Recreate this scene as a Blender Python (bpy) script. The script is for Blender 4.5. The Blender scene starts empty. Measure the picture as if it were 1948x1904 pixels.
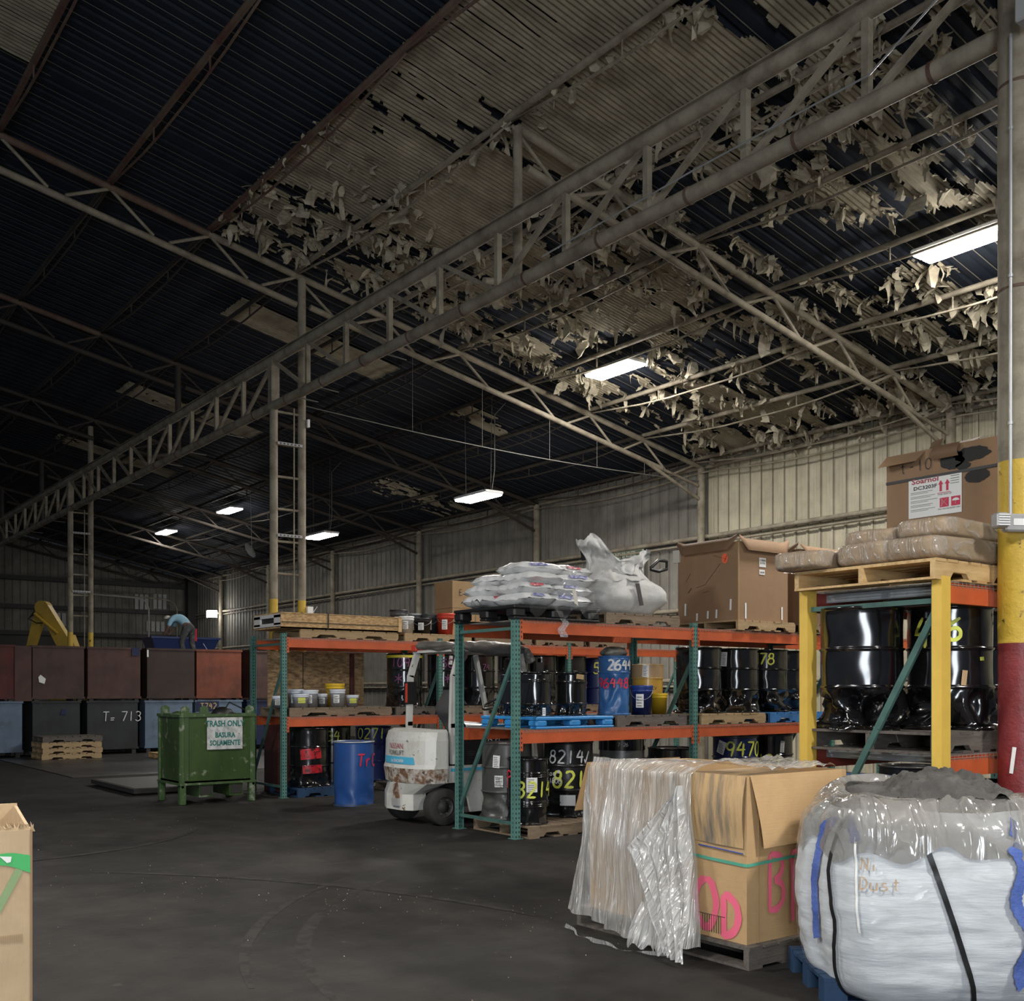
import bpy, math, random
import numpy as np
from mathutils import Vector, Matrix, noise
R = math.radians
PI = math.pi
SC = bpy.context.scene
COL = SC.collection
rnd = random.Random(7)

# ------------------------------------------------------------------ camera
EYE = 1.6
FPX = 2010.0
YAW = 37.1
SY, CY = math.sin(R(YAW)), math.cos(R(YAW))
cam_d = bpy.data.cameras.new('camera')
cam_d.sensor_fit = 'HORIZONTAL'
cam_d.sensor_width = 36.0
cam_d.lens = 36.0 * FPX / 1948.0
cam_d.shift_x = 0.0
cam_d.shift_y = (1312.0 - 952.0) / 1948.0
cam_d.clip_end = 200
cam = bpy.data.objects.new('camera', cam_d)
COL.objects.link(cam)
cam.location = (0, 0, EYE)
cam.rotation_euler = (R(90), 0, R(-YAW))
SC.camera = cam

# ------------------------------------------------------------------ world + exposure
w = bpy.data.worlds.new('world'); SC.world = w; w.use_nodes = True
w.node_tree.nodes['Background'].inputs[0].default_value = (0.62, 0.70, 0.86, 1)
w.node_tree.nodes['Background'].inputs[1].default_value = 0.05
SC.view_settings.view_transform = 'Standard'
SC.view_settings.look = 'None'
SC.view_settings.exposure = 1.36
SC.view_settings.gamma = 1.0
SC.view_settings.use_curve_mapping = False
LAMP_W = 112.0      # watts of each high-bay lamp
ASSUMED_BAY_W = 330.0       # watts of the assumed, unseen bay light behind the viewer

# lamps: (x, y, z, hanging wires, label)
LAMPS = [
 (12.86, 7.38, 7.36, 0, 'long bright lamp under the roof beside the thick column', 1.0),
 (12.9, 14.0, 7.34, 0, 'bright lamp tight under the torn roof lining, above the white bulk bag', 1.0),
 (12.87, 18.2, 5.66, 1.75, 'bright lamp hung low on two wires beyond the torn lining', 1.0),
 (12.87, 25.4, 5.68, 1.75, 'bright lamp just beside the paired steel posts', 0.4),
 (13.1, 32.2, 7.3, 0, 'upper of the two far lamps beyond the lattice girder', 0.22),
 (13.07, 38.0, 7.3, 0, 'lower and farthest of the roof lamps, above the yellow digger arm', 0.22),
]
# unseen lamps assumed outside the view, and last an added fill lamp
LAMPS_UNSEEN = [(4.6, -1.6, 6.2, 1.0, 'assumed unseen lamp hung over the near aisle', 1.7),
             (-1.6, 3.4, 6.0, 1.0, 'assumed unseen lamp hung over the open floor beside the near aisle', 1.2),
             (12.9, 1.2, 7.3, 0, 'assumed unseen roof lamp beyond the thick column', 1.0),
             (0.6, 8.8, 6.0, 1.0, 'unseen fill lamp added over the empty floor', 1.15)]  # last one: unseen lamp added to brighten the pails and lift truck

# ------------------------------------------------------------------ small helpers
def dirpx(px):
    r = (px - 974.0) / FPX
    return (SY + CY * r, CY - SY * r)
def XatY(px, Y):
    a, b = dirpx(px); return Y * a / b
def YatX(px, X):
    a, b = dirpx(px); return X * b / a
def depth(x, y): return SY * x + CY * y
def roofz(x): return 6.66 + 0.2 * (17.66 - x)

MATS = {}
def lin(c):
    return tuple((v / 12.92 if v <= 0.04045 else ((v + 0.055) / 1.055) ** 2.4) for v in c)
def mat(name, col, rough=0.6, metal=0.0, col2=None, thr=0.5, soft=0.15, scale=4.0, stretch=(1, 1, 1),
        var=0.0, bump=0.0, bscale=30.0, bstretch=(1, 1, 1), coat=0.0, emit=0.0, spec=0.5, detail=6.0, col3=None, thr3=0.62, scale3=14.0):
    if name in MATS: return MATS[name]
    m = bpy.data.materials.new(name); m.use_nodes = True
    nt = m.node_tree; N = nt.nodes; L = nt.links
    b = N['Principled BSDF']
    b.inputs['Roughness'].default_value = rough
    b.inputs['Metallic'].default_value = metal
    b.inputs['Specular IOR Level'].default_value = spec
    b.inputs['Coat Weight'].default_value = coat
    b.inputs['Coat Roughness'].default_value = 0.12
    b.inputs['Base Color'].default_value = (*col, 1)
    tc = N.new('ShaderNodeTexCoord')
    def noisef(sc, st, det=detail):
        mp = N.new('ShaderNodeMapping'); mp.inputs['Scale'].default_value = st
        L.new(tc.outputs['Object'], mp.inputs['Vector'])
        n = N.new('ShaderNodeTexNoise'); n.inputs['Scale'].default_value = sc; n.inputs['Detail'].default_value = det
        n.inputs['Roughness'].default_value = 0.65
        L.new(mp.outputs['Vector'], n.inputs['Vector'])
        return n.outputs['Fac']
    out = None
    if col2 is not None:
        f = noisef(scale, stretch)
        rp = N.new('ShaderNodeValToRGB')
        rp.color_ramp.elements[0].position = max(0, thr - soft); rp.color_ramp.elements[0].color = (*col, 1)
        rp.color_ramp.elements[1].position = min(1, thr + soft); rp.color_ramp.elements[1].color = (*col2, 1)
        L.new(f, rp.inputs['Fac']); out = rp.outputs['Color']
    if col3 is not None:
        f = noisef(scale3, (1, 1, 1))
        rp3 = N.new('ShaderNodeValToRGB')
        rp3.color_ramp.elements[0].position = thr3 - 0.03; rp3.color_ramp.elements[0].color = (0, 0, 0, 1)
        rp3.color_ramp.elements[1].position = thr3 + 0.03; rp3.color_ramp.elements[1].color = (1, 1, 1, 1)
        L.new(f, rp3.inputs['Fac'])
        mx = N.new('ShaderNodeMix'); mx.data_type = 'RGBA'
        L.new(rp3.outputs['Color'], mx.inputs['Factor'])
        if out is not None: L.new(out, mx.inputs['A'])
        else: mx.inputs['A'].default_value = (*col, 1)
        mx.inputs['B'].default_value = (*col3, 1)
        out = mx.outputs['Result']
    if var > 0:
        f = noisef(2.3, (1, 1, 1), 4.0)
        mr = N.new('ShaderNodeMapRange'); mr.inputs['To Min'].default_value = 1 - var; mr.inputs['To Max'].default_value = 1 + var
        mr.inputs['From Min'].default_value = 0.3; mr.inputs['From Max'].default_value = 0.7
        L.new(f, mr.inputs['Value'])
        vm = N.new('ShaderNodeVectorMath'); vm.operation = 'SCALE'
        if out is not None: L.new(out, vm.inputs[0])
        else: vm.inputs[0].default_value = col
        L.new(mr.outputs['Result'], vm.inputs['Scale'])
        out = vm.outputs['Vector']
    if out is not None: L.new(out, b.inputs['Base Color'])
    if bump > 0:
        f = noisef(bscale, bstretch, 5.0)
        bn = N.new('ShaderNodeBump'); bn.inputs['Strength'].default_value = bump; bn.inputs['Distance'].default_value = 0.02
        L.new(f, bn.inputs['Height']); L.new(bn.outputs['Normal'], b.inputs['Normal'])
    if emit > 0:
        b.inputs['Emission Color'].default_value = (1.0, 0.97, 0.92, 1)
        b.inputs['Emission Strength'].default_value = emit
    MATS[name] = m
    return m

def film(name, tint=(0.85, 0.86, 0.88), alpha=0.35, rough=0.15, streak=(30, 3, 1), bump=0.6, bscale=6.0, white=0.5):
    """clear stretch film: part see-through, part glossy, crease highlights painted as whiter lines"""
    m = bpy.data.materials.new(name); m.use_nodes = True
    nt = m.node_tree; N = nt.nodes; L = nt.links
    b = N['Principled BSDF']
    b.inputs['Base Color'].default_value = (*tint, 1); b.inputs['Roughness'].default_value = rough
    b.inputs['Specular IOR Level'].default_value = 1.0; b.inputs['Coat Weight'].default_value = .6; b.inputs['Coat Roughness'].default_value = .08
    tc = N.new('ShaderNodeTexCoord'); mp = N.new('ShaderNodeMapping'); mp.inputs['Scale'].default_value = streak
    L.new(tc.outputs['Object'], mp.inputs['Vector'])
    n = N.new('ShaderNodeTexNoise'); n.inputs['Scale'].default_value = bscale; n.inputs['Detail'].default_value = 2.5
    n.inputs['Roughness'].default_value = 0.5; n.inputs['Distortion'].default_value = 0.6
    L.new(mp.outputs['Vector'], n.inputs['Vector'])
    def mth(op, a_, b_):
        q = N.new('ShaderNodeMath'); q.operation = op
        for i, v in enumerate((a_, b_)):
            if v is None: continue
            if isinstance(v, (int, float)): q.inputs[i].default_value = v
            else: L.new(v, q.inputs[i])
        return q.outputs[0]
    ridge = mth('SUBTRACT', 1.0, mth('MINIMUM', 1.0, mth('MULTIPLY', mth('ABSOLUTE', mth('SUBTRACT', n.outputs['Fac'], .5), None), 11.0)))
    bn = N.new('ShaderNodeBump'); bn.inputs['Strength'].default_value = bump; bn.inputs['Distance'].default_value = 0.025
    L.new(mth('ADD', mth('MULTIPLY', ridge, .35), n.outputs['Fac']), bn.inputs['Height']); L.new(bn.outputs['Normal'], b.inputs['Normal']); L.new(bn.outputs['Normal'], b.inputs['Coat Normal'])
    n2 = N.new('ShaderNodeTexNoise'); n2.inputs['Scale'].default_value = 2.2; n2.inputs['Detail'].default_value = 2; L.new(tc.outputs['Object'], n2.inputs['Vector'])
    al = mth('ADD', mth('MULTIPLY', mth('MULTIPLY', ridge, ridge), white * .8), mth('MULTIPLY', n2.outputs['Fac'], alpha * 2.0))  # more opaque along ridges, painting in the crease highlights
    tr = N.new('ShaderNodeBsdfTransparent')
    mx = N.new('ShaderNodeMixShader')
    L.new(al, mx.inputs[0]); L.new(tr.outputs[0], mx.inputs[1]); L.new(b.outputs[0], mx.inputs[2])
    L.new(mx.outputs[0], N['Material Output'].inputs['Surface'])
    MATS[name] = m
    return m

class MB:
    """collects geometry for ONE mesh object"""
    def __init__(s): s.v = []; s.f = []; s.mi = []; s.sm = []; s.mats = []
    def m(s, material):
        if material not in s.mats: s.mats.append(material)
        return s.mats.index(material)
    def add(s, vs, fs, material, smooth=False):
        o = len(s.v); s.v.extend(tuple(map(float, p)) for p in vs); k = s.m(material)
        for f in fs: s.f.append(tuple(o + i for i in f)); s.mi.append(k); s.sm.append(smooth)
        return s
    def box(s, x0, x1, y0, y1, z0, z1, material, M=None):
        vs = [(x, y, z) for z in (z0, z1) for y in (y0, y1) for x in (x0, x1)]
        if M is not None: vs = [M @ Vector(p) for p in vs]
        return s.add(vs, [(0, 2, 3, 1), (4, 5, 7, 6), (0, 1, 5, 4), (2, 6, 7, 3), (0, 4, 6, 2), (1, 3, 7, 5)], material)
    def rbox(s, x0, x1, y0, y1, z0, z1, material, r=0.02, M=None):
        """box with chamfered vertical and top edges"""
        c = [(x0 + r, y0), (x1 - r, y0), (x1, y0 + r), (x1, y1 - r), (x1 - r, y1), (x0 + r, y1), (x0, y1 - r), (x0, y0 + r)]
        cx, cy = (x0 + x1) / 2, (y0 + y1) / 2
        def sh(k): return [(cx + (x - cx) * (1 - k / abs(x1 - x0) * 2), cy + (y - cy) * (1 - k / abs(y1 - y0) * 2)) for x, y in c]
        rings = [(sh(r), z0), (c, z0 + r), (c, z1 - r), (sh(r), z1)]
        vs = [(x, y, z) for ring, z in rings for x, y in ring]
        fs = []
        for k in range(3):
            for i in range(8):
                j = (i + 1) % 8; fs.append((k * 8 + i, k * 8 + j, k * 8 + 8 + j, k * 8 + 8 + i))
        fs.append(tuple(range(7, -1, -1))); fs.append(tuple(range(24, 32)))
        if M is not None: vs = [M @ Vector(p) for p in vs]
        return s.add(vs, fs, material)
    def bar(s, a, b, w, h, material, up=(0, 0, 1)):
        a = Vector(a); b = Vector(b); d = (b - a).normalized(); u = Vector(up)
        if abs(d.dot(u)) > 0.98: u = Vector((1, 0, 0))
        sx = d.cross(u).normalized() * w / 2; sz = sx.cross(d).normalized() * h / 2
        vs = [p + i * sx + j * sz for p in (a, b) for i, j in ((-1, -1), (1, -1), (1, 1), (-1, 1))]
        return s.add(vs, [(0, 1, 2, 3), (7, 6, 5, 4), (0, 4, 5, 1), (1, 5, 6, 2), (2, 6, 7, 3), (3, 7, 4, 0)], material)
    def tube(s, pts, r, material, n=8, caps=True, rs=None):
        pts = [Vector(p) for p in pts]; vs = []; fs = []
        prev = None
        for i, p in enumerate(pts):
            d = (pts[min(i + 1, len(pts) - 1)] - pts[max(i - 1, 0)])
            if d.length < 1e-9: d = Vector((0, 0, 1))
            d.normalize()
            if prev is None:
                u = Vector((0, 0, 1)) if abs(d.z) < 0.9 else Vector((1, 0, 0))
                sx = d.cross(u).normalized()
            else:
                sx = (prev - d * prev.dot(d))
                sx = sx.normalized() if sx.length > 1e-6 else d.orthogonal().normalized()
            prev = sx; sz = sx.cross(d)
            rr = rs[i] if rs else r
            for k in range(n):
                a = 2 * PI * k / n; vs.append(p + (sx * math.cos(a) + sz * math.sin(a)) * rr)
        for i in range(len(pts) - 1):
            for k in range(n):
                j = (k + 1) % n; fs.append((i * n + k, i * n + j, (i + 1) * n + j, (i + 1) * n + k))
        s.add(vs, fs, material, True)
        if caps:
            s.add(vs[:n], [tuple(range(n - 1, -1, -1))], material); s.add(vs[-n:], [tuple(range(n))], material)
        return s
    def lathe(s, prof, material, n=32, c=(0, 0), fn=None, smooth=True, a0=0, a1=2 * PI):
        """prof: list of (r, z). fn(angle, r, z) -> (r, z) deforms"""
        vs = []; fs = []; full = abs(a1 - a0 - 2 * PI) < 1e-6; cols = n if full else n + 1
        for r, z in prof:
            for k in range(cols):
                a = a0 + (a1 - a0) * k / n; rr, zz = (fn(a, r, z) if fn else (r, z))
                vs.append((c[0] + rr * math.cos(a), c[1] + rr * math.sin(a), zz))
        for i in range(len(prof) - 1):
            for k in range(n):
                j = (k + 1) % cols; fs.append((i * cols + k, i * cols + j, (i + 1) * cols + j, (i + 1) * cols + k))
        return s.add(vs, fs, material, smooth)
    def grid(s, fn, nu, nv, material, smooth=True, close_u=False):
        vs = [fn(i / nu, j / nv) for j in range(nv + 1) for i in range(nu + (0 if close_u else 1))]
        c = nu if close_u else nu + 1; fs = []
        for j in range(nv):
            for i in range(nu):
                k = (i + 1) % c; fs.append((j * c + i, j * c + k, (j + 1) * c + k, (j + 1) * c + i))
        return s.add(vs, fs, material, smooth)
    def prism(s, poly, t, material, place):
        """poly in (u, v), extruded 0..t along w; place(u, v, w) -> point"""
        n = len(poly); vs = [place(u, v, 0) for u, v in poly] + [place(u, v, t) for u, v in poly]
        fs = [tuple(range(n)), tuple(range(2 * n - 1, n - 1, -1))] + [(i, n + i, n + (i + 1) % n, (i + 1) % n) for i in range(n)]
        return s.add(vs, fs, material)
    def build(s, name, parent=None, loc=(0, 0, 0), rotz=0.0, label=None):
        me = bpy.data.meshes.new(name); me.from_pydata(s.v, [], s.f)
        for m_ in s.mats: me.materials.append(m_)
        me.polygons.foreach_set('material_index', s.mi); me.polygons.foreach_set('use_smooth', s.sm)
        me.update()
        o = bpy.data.objects.new(name, me); COL.objects.link(o)
        o.location = loc; o.rotation_euler = (0, 0, rotz)
        if parent is not None: o.parent = parent
        if label: o['label'] = label
        return o

def thing(name, label, cat, loc=(0, 0, 0), rotz=0.0, group=None):
    o = bpy.data.objects.new(name, None); COL.objects.link(o)
    o.empty_display_size = 0.1
    o.location = loc; o.rotation_euler = (0, 0, rotz); o['label'] = label; o['category'] = cat
    if group: o['group'] = group
    return o
def tag(o, label, cat, group=None):
    o['label'] = label; o['category'] = cat
    if group: o['group'] = group
    return o
def struct(o): o['kind'] = 'structure'; return o

# ---- printed lettering (flat real letters) and hand-painted strokes
def letters(s, size, material, place, name='lettering', parent=None, bold=0.0, align='CENTER', squeeze=1.0, loc=None):
    cu = bpy.data.curves.new('tmp', 'FONT'); cu.body = s; cu.size = size; cu.align_x = align; cu.offset = bold; cu.resolution_u = 2
    ob = bpy.data.objects.new('tmp', cu); COL.objects.link(ob)
    dg = bpy.context.evaluated_depsgraph_get(); dg.update()
    me = bpy.data.meshes.new_from_object(ob.evaluated_get(dg))
    vs = [place(v.co.x * squeeze, v.co.y) for v in me.vertices]; fs = [tuple(p.vertices) for p in me.polygons]
    bpy.data.objects.remove(ob); bpy.data.curves.remove(cu); bpy.data.meshes.remove(me)
    mb = MB(); mb.add(vs, fs, material); return mb
def arc(cx, cy, rx, ry, a0, a1, n=10):
    return [(cx + rx * math.cos(R(a0 + (a1 - a0) * i / n)), cy + ry * math.sin(R(a0 + (a1 - a0) * i / n))) for i in range(n + 1)]
GL = {
 '0': [arc(.3, .5, .27, .48, 90, 450, 20)], '1': [[(.3, 1), (.3, 0)]],
 '2': [arc(.3, .72, .26, .26, 150, -30) + [(.08, .02), (.6, .02)]],
 '3': [arc(.28, .75, .25, .23, 150, -80) + arc(.28, .27, .28, .27, 80, -150)],
 '4': [[(.3, 1), (.04, .45), (.6, .48)], [(.45, .9), (.45, 0)]],
 '5': [[(.55, .98), (.14, .98), (.1, .55)] + arc(.28, .3, .28, .3, 110, -150)],
 '6': [[(.5, .98)] + arc(.3, .4, .27, .4, 130, 180, 4) + arc(.3, .27, .27, .27, 180, 540, 16)],
 '7': [[(.04, .97), (.58, .97), (.22, 0)]],
 '8': [arc(.3, .75, .2, .23, 90, 450, 14), arc(.3, .27, .26, .27, 90, 450, 16)],
 '9': [arc(.3, .7, .24, .27, 0, 360, 16) + [(.5, .4), (.42, 0)]],
 'T': [[(0, .97), (.62, .97)], [(.31, .97), (.28, 0)]], '=': [[(.05, .32), (.45, .34)], [(.05, .12), (.42, .14)]],
 'B': [[(.08, 1), (.1, 0)], [(.08, 1)] + arc(.2, .76, .3, .22, 80, -80, 8) + arc(.2, .28, .36, .26, 80, -90, 8) + [(.1, .02)]],
 'P': [[(.08, .95), (.14, -.25)], [(.02, .8)] + arc(.22, .75, .3, .22, 110, -100, 10)],
 'E': [[(.5, .8), (.15, .75), (.12, .45), (.45, .45), (.14, .4), (.14, .05), (.55, .1)]],
 'R': [[(.1, 0), (.08, 1)] + arc(.2, .75, .32, .24, 80, -100, 10) + [(.16, .5), (.6, -.05)]],
 'K': [[(.1, 1), (.1, 0)], [(.55, .9), (.12, .5), (.6, 0)]], 'S': [arc(.3, .75, .22, .22, 30, 270, 10) + arc(.3, .26, .26, .26, 90, -150, 10)],
 'C': [arc(.35, .5, .3, .48, 45, 315, 14)], 'r': [[(.1, .6), (.12, 0)], [(.12, .45), (.3, .62), (.45, .55)]],
 '*': [[(.3, .85), (.3, .1)], [(.02, .65), (.58, .3)], [(.02, .3), (.58, .65)]],
 '#': [[(.2, 1), (.15, .4)], [(.42, 1), (.37, .4)], [(.05, .82), (.58, .84)], [(.02, .58), (.55, .6)]],
 'N': [[(.06, 0), (.08, 1), (.5, .05), (.52, 1)]], 'i': [[(.2, .55), (.2, 0)], [(.2, .8), (.21, .84)]],
 'D': [[(.08, 1), (.08, 0)] + arc(.1, .5, .45, .5, -90, 90, 12)], 'u': [[(.06, .6)] + arc(.26, .22, .2, .22, 180, 360, 8) + [(.46, .6), (.48, 0)]],
 's': [arc(.22, .45, .15, .14, 40, 260, 8) + arc(.22, .16, .17, .15, 90, -140, 8)], 't': [[(.2, .9), (.2, .05), (.35, 0)], [(.02, .62), (.4, .64)]],
 'a': [arc(.24, .25, .2, .25, 20, 380, 12), [(.45, .5), (.47, 0)]], 'g': [arc(.24, .3, .2, .24, 20, 380, 12), [(.45, .5), (.45, -.2), (.1, -.3)]],
 '-': [[(.1, .45), (.45, .47)]], 'v': [[(0, .3), (.12, 0), (.4, .9)]], 'Q': [arc(.35, .4, .35, .4, 0, 360, 24), arc(.35, .4, .12, .15, 0, 360, 14), [(.35, .3), (.45, .1)]],
}
def strokes(s, h, wid, material, place, slant=0.0, gap=0.72, wob=0.04, seed=0):
    """hand-painted marks: ribbons with round ends; place(u, v) puts them on the surface"""
    mb = MB(); x = 0.0; lift = 0.0; rr = random.Random(seed + len(s) * 7)
    for ch in s:
        if ch == ' ': x += 0.4 * h; continue
        for st in GL.get(ch, []):
            pts = [(x + (u + slant * v) * h + rr.uniform(-wob, wob) * h * .3, v * h + rr.uniform(-wob, wob) * h * .3) for u, v in st]
            dense = []
            for (a, b), (c, d) in zip(pts[:-1], pts[1:]):
                n = max(1, int(math.hypot(c - a, d - b) / (wid * 0.8)))
                dense += [(a + (c - a) * i / n, b + (d - b) * i / n) for i in range(n)]
            dense.append(pts[-1])
            if len(dense) < 2: continue
            vs = []
            for i, (u, v) in enumerate(dense):
                (a, b), (c, d) = dense[max(i - 1, 0)], dense[min(i + 1, len(dense) - 1)]
                l = math.hypot(c - a, d - b) or 1; nx, ny = -(d - b) / l, (c - a) / l
                ww = wid / 2 * (0.55 if i in (0, len(dense) - 1) else 1.0) * rr.uniform(.85, 1.1)
                vs += [place(u + nx * ww, v + ny * ww), place(u - nx * ww, v - ny * ww)]
            p0 = Vector(place(dense[0][0], dense[0][1])); nn = (Vector(place(dense[0][0] + .01, dense[0][1])) - p0).cross(Vector(place(dense[0][0], dense[0][1] + .01)) - p0).normalized()
            lift += .0006
            vs = [Vector(p) + nn * (lift + 6e-5 * (i // 2)) for i, p in enumerate(vs)]
            mb.add(vs, [(2 * i, 2 * i + 1, 2 * i + 3, 2 * i + 2) for i in range(len(dense) - 1)], material)
        x += gap * h
    return mb
def on_y(x0, y, z0):          # on a face looking towards -Y
    return lambda u, v: (x0 + u, y, z0 + v)
def on_x(x, y0, z0):          # on a face looking towards -X
    return lambda u, v: (x, y0 - u, z0 + v)
def on_cyl(r, a0, z0):        # around an upright drum, reading left to right from outside
    return lambda u, v: ((r + .003) * math.cos(a0 + u / r), (r + .003) * math.sin(a0 + u / r), z0 + v)

def patch_cyl(mb, r, a0, u0, u1, z0, z1, material, eps=.004, tilt=0.0):
    n = 5
    def fn(s_, t_):
        u = u0 + (u1 - u0) * s_; z = z0 + (z1 - z0) * t_; uu = u + tilt * (z - (z0 + z1) / 2); zz = z - tilt * (u - (u0 + u1) / 2)
        return ((r + eps) * math.cos(a0 + uu / r), (r + eps) * math.sin(a0 + uu / r), zz)
    return mb.grid(fn, n, 1, material)
# ================================================================== materials
M_floor = mat('floor_concrete', (.018, .017, .016), .78, col2=(.034, .0315, .029), thr=.55, soft=.14, scale=.8, stretch=(1, .45, 1), var=.3, bump=.3, bscale=9, col3=(.062, .056, .05), thr3=.685, scale3=3.2, spec=.22, detail=9)
M_slab = mat('pale_steel_plate', (.042, .041, .040), .40, col2=(.085, .083, .080), thr=.55, soft=.2, scale=.8, bump=.15, bscale=6, spec=.25)
M_deck = mat('roof_deck_dark', (.016, .021, .032), .7, col2=(.024, .029, .040), thr=.5, soft=.2, scale=1.2, spec=.15)
M_seam = mat('roof_seam', (.21, .195, .17), .6)
M_line = mat('lining_tan', (.36, .32, .235), .75, col2=(.20, .175, .125), thr=.52, soft=.2, scale=1.6, stretch=(.35, 1.6, 1), var=.3, spec=.25)
M_flap = mat('lining_scrap', (.50, .45, .34), .7, col2=(.26, .23, .165), thr=.5, soft=.15, scale=3.0, var=.2, spec=.3)
M_steel = mat('dusty_steel', (.30, .265, .20), .65, col2=(.15, .125, .09), thr=.55, soft=.14, scale=3.5, bump=.15, bscale=22, spec=.35)
M_steel_shade = mat('steel_far_shade', (.065, .055, .045), .7, col2=(.035, .028, .024), thr=.5, soft=.2, scale=2.0, spec=.3)  # far copy of the steel, darkened to paint in the dimness down the hall
M_steel_r = mat('red_oxide_steel', (.10, .045, .035), .7, col2=(.16, .13, .095), thr=.55, soft=.2, scale=2.0, spec=.3)
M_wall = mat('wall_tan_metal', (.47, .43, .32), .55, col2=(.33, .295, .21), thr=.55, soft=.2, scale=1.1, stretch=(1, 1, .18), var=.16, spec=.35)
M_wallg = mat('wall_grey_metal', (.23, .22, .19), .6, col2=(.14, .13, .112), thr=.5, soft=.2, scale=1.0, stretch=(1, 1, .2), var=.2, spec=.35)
M_walls = mat('wall_seam', (.09, .08, .06), .7)
M_bright = mat('wall_painted_daylight', (.42, .42, .40), .5, spec=.4)  # daylight through translucent panels, painted as a pale colour
M_yel = mat('column_yellow', (.62, .42, .045), .5, col2=(.50, .33, .04), thr=.5, soft=.2, scale=6, col3=(.06, .04, .02), thr3=.63, scale3=7, bump=.5, bscale=14)
M_red = mat('column_red', (.24, .028, .03), .42, col2=(.15, .02, .022), thr=.5, soft=.2, scale=4, col3=(.10, .06, .04), thr3=.66, scale3=7, bump=.4, bscale=14)
M_white = mat('paint_white', (.78, .78, .77), .5)
M_paper = mat('paper_white', (.80, .80, .78), .7)
M_black = mat('black_plastic', (.012, .012, .013), .45)
M_dark = mat('dark_iron', (.03, .028, .027), .6)
M_emit = mat('lamp_diffuser', (.9, .9, .9), .4, emit=14.0)
M_cabl = mat('cable_grey', (.13, .125, .115), .6)
M_grey = mat('grey_enamel', (.36, .36, .36), .45)
M_zinc = mat('galvanised_steel', (.46, .47, .48), .4, metal=.5, var=.15)

# ================================================================== ground
mb = MB()
mb.grid(lambda u, v: (-9 + 28 * u, -8 + 58 * v, 0), 8, 8, M_floor, smooth=False)
struct(mb.build('floor'))
mb = MB(); mb.box(5.2, 11.6, 20.1, 26.6, 0.0, .006, M_slab)
mb.box(5.2, 5.24, 20.1, 26.6, .0, .009, M_dark); mb.box(5.2, 11.6, 20.08, 20.11, .0, .009, M_dark)
tag(mb.build('floor_plate'), 'wide pale steel plate laid flush in the floor before the bins', 'floor plate')

# ================================================================== walls
def corrug(name, along, fixed, a0, a1, z0, z1f, m1, m_alt=None, switch=None, step=.3, inward=-1):
    mb = MB(); k = 0; a = a0
    prof = [(0, 0), (.018, .03), (.05, .03), (.068, 0), (.11, 0), (.118, .006), (.13, .006), (.138, 0), (.18, 0), (.188, .006), (.2, .006), (.208, 0), (.3, 0)]
    def pt(s, d, z): return (fixed + inward * d, s, z) if along == 'y' else (s, fixed + inward * d, z)
    while a < a1 - 1e-6:
        mm = m1 if switch is None or a < switch else m_alt
        for (p, d), (q, e) in zip(prof[:-1], prof[1:]):
            s0, s1 = a + p, min(a + q, a1)
            if s0 >= a1: break
            f = mm
            mb.add([pt(s0, d, z0), pt(s1, e, z0), pt(s1, e, z1f(s1)), pt(s0, d, z1f(s0))], [(0, 1, 2, 3)], f)
        mb.add([pt(a - .006, .032, z0), pt(a + .006, .032, z0), pt(a + .006, .032, z1f(a)), pt(a - .006, .032, z1f(a))], [(0, 1, 2, 3)], M_walls)
        a += step
    return mb
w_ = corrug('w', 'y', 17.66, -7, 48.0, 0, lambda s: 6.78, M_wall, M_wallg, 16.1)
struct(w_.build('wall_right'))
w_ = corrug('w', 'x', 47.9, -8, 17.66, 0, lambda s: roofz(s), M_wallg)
we = struct(w_.build('wall_back'))
mb = MB()
for px0, px1, y0, y1 in ((257, 283, 1130, 1160), (292, 312, 1130, 1158), (279, 315, 1182, 1201), (108, 123, 1166, 1190)):
    X0, X1 = XatY(px0, 47.8), XatY(px1, 47.8); d = depth((X0 + X1) / 2, 47.8)
    x = X0
    while x < X1:
        mb.box(x, x + .16, 47.83, 47.85, EYE + (1312 - y1) / FPX * d, EYE + (1312 - y0) / FPX * d, M_bright); x += .22
mb.build('translucent_panel', we, label='translucent wall panels, daylight painted in as paler colour')  # translucent panels; their daylight is only a lighter colour
# roller door in the end wall
mb = MB()
for i in range(26): mb.box(5.5, 13.0, 47.72 + .02 * (i % 2), 47.8, .0 + i * .13, .12 + i * .13, M_wallg)
mb.box(5.3, 13.2, 47.55, 47.8, 3.4, 3.85, M_dark)
struct(mb.build('door_1'))
# girts
FR = [4.3, 10.2, 16.1, 21.95, 27.8, 33.5, 38.9, 43.8, 47.6]
n = 0
for z in (1.8, 3.39, 4.98):
    mb = MB(); mb.tube([(17.5, -6, z), (17.5, 47.8, z)], .05, M_steel); mb.tube([(17.52, -6, z - .13), (17.52, 47.8, z - .13)], .028, M_steel)
    n += 1; struct(mb.build('trim_%d' % n))
for z in (2.7, 3.9, 5.0, 6.2):
    mb = MB(); mb.box(-8, 17.6, 47.5, 47.8, z, z + .18, M_dark); n += 1; struct(mb.build('trim_%d' % n))
mb = MB(); mb.tube([(17.5, -6, 6.52), (17.5, 47.8, 6.52)], .045, M_steel); n += 1; struct(mb.build('trim_%d' % n))

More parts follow.
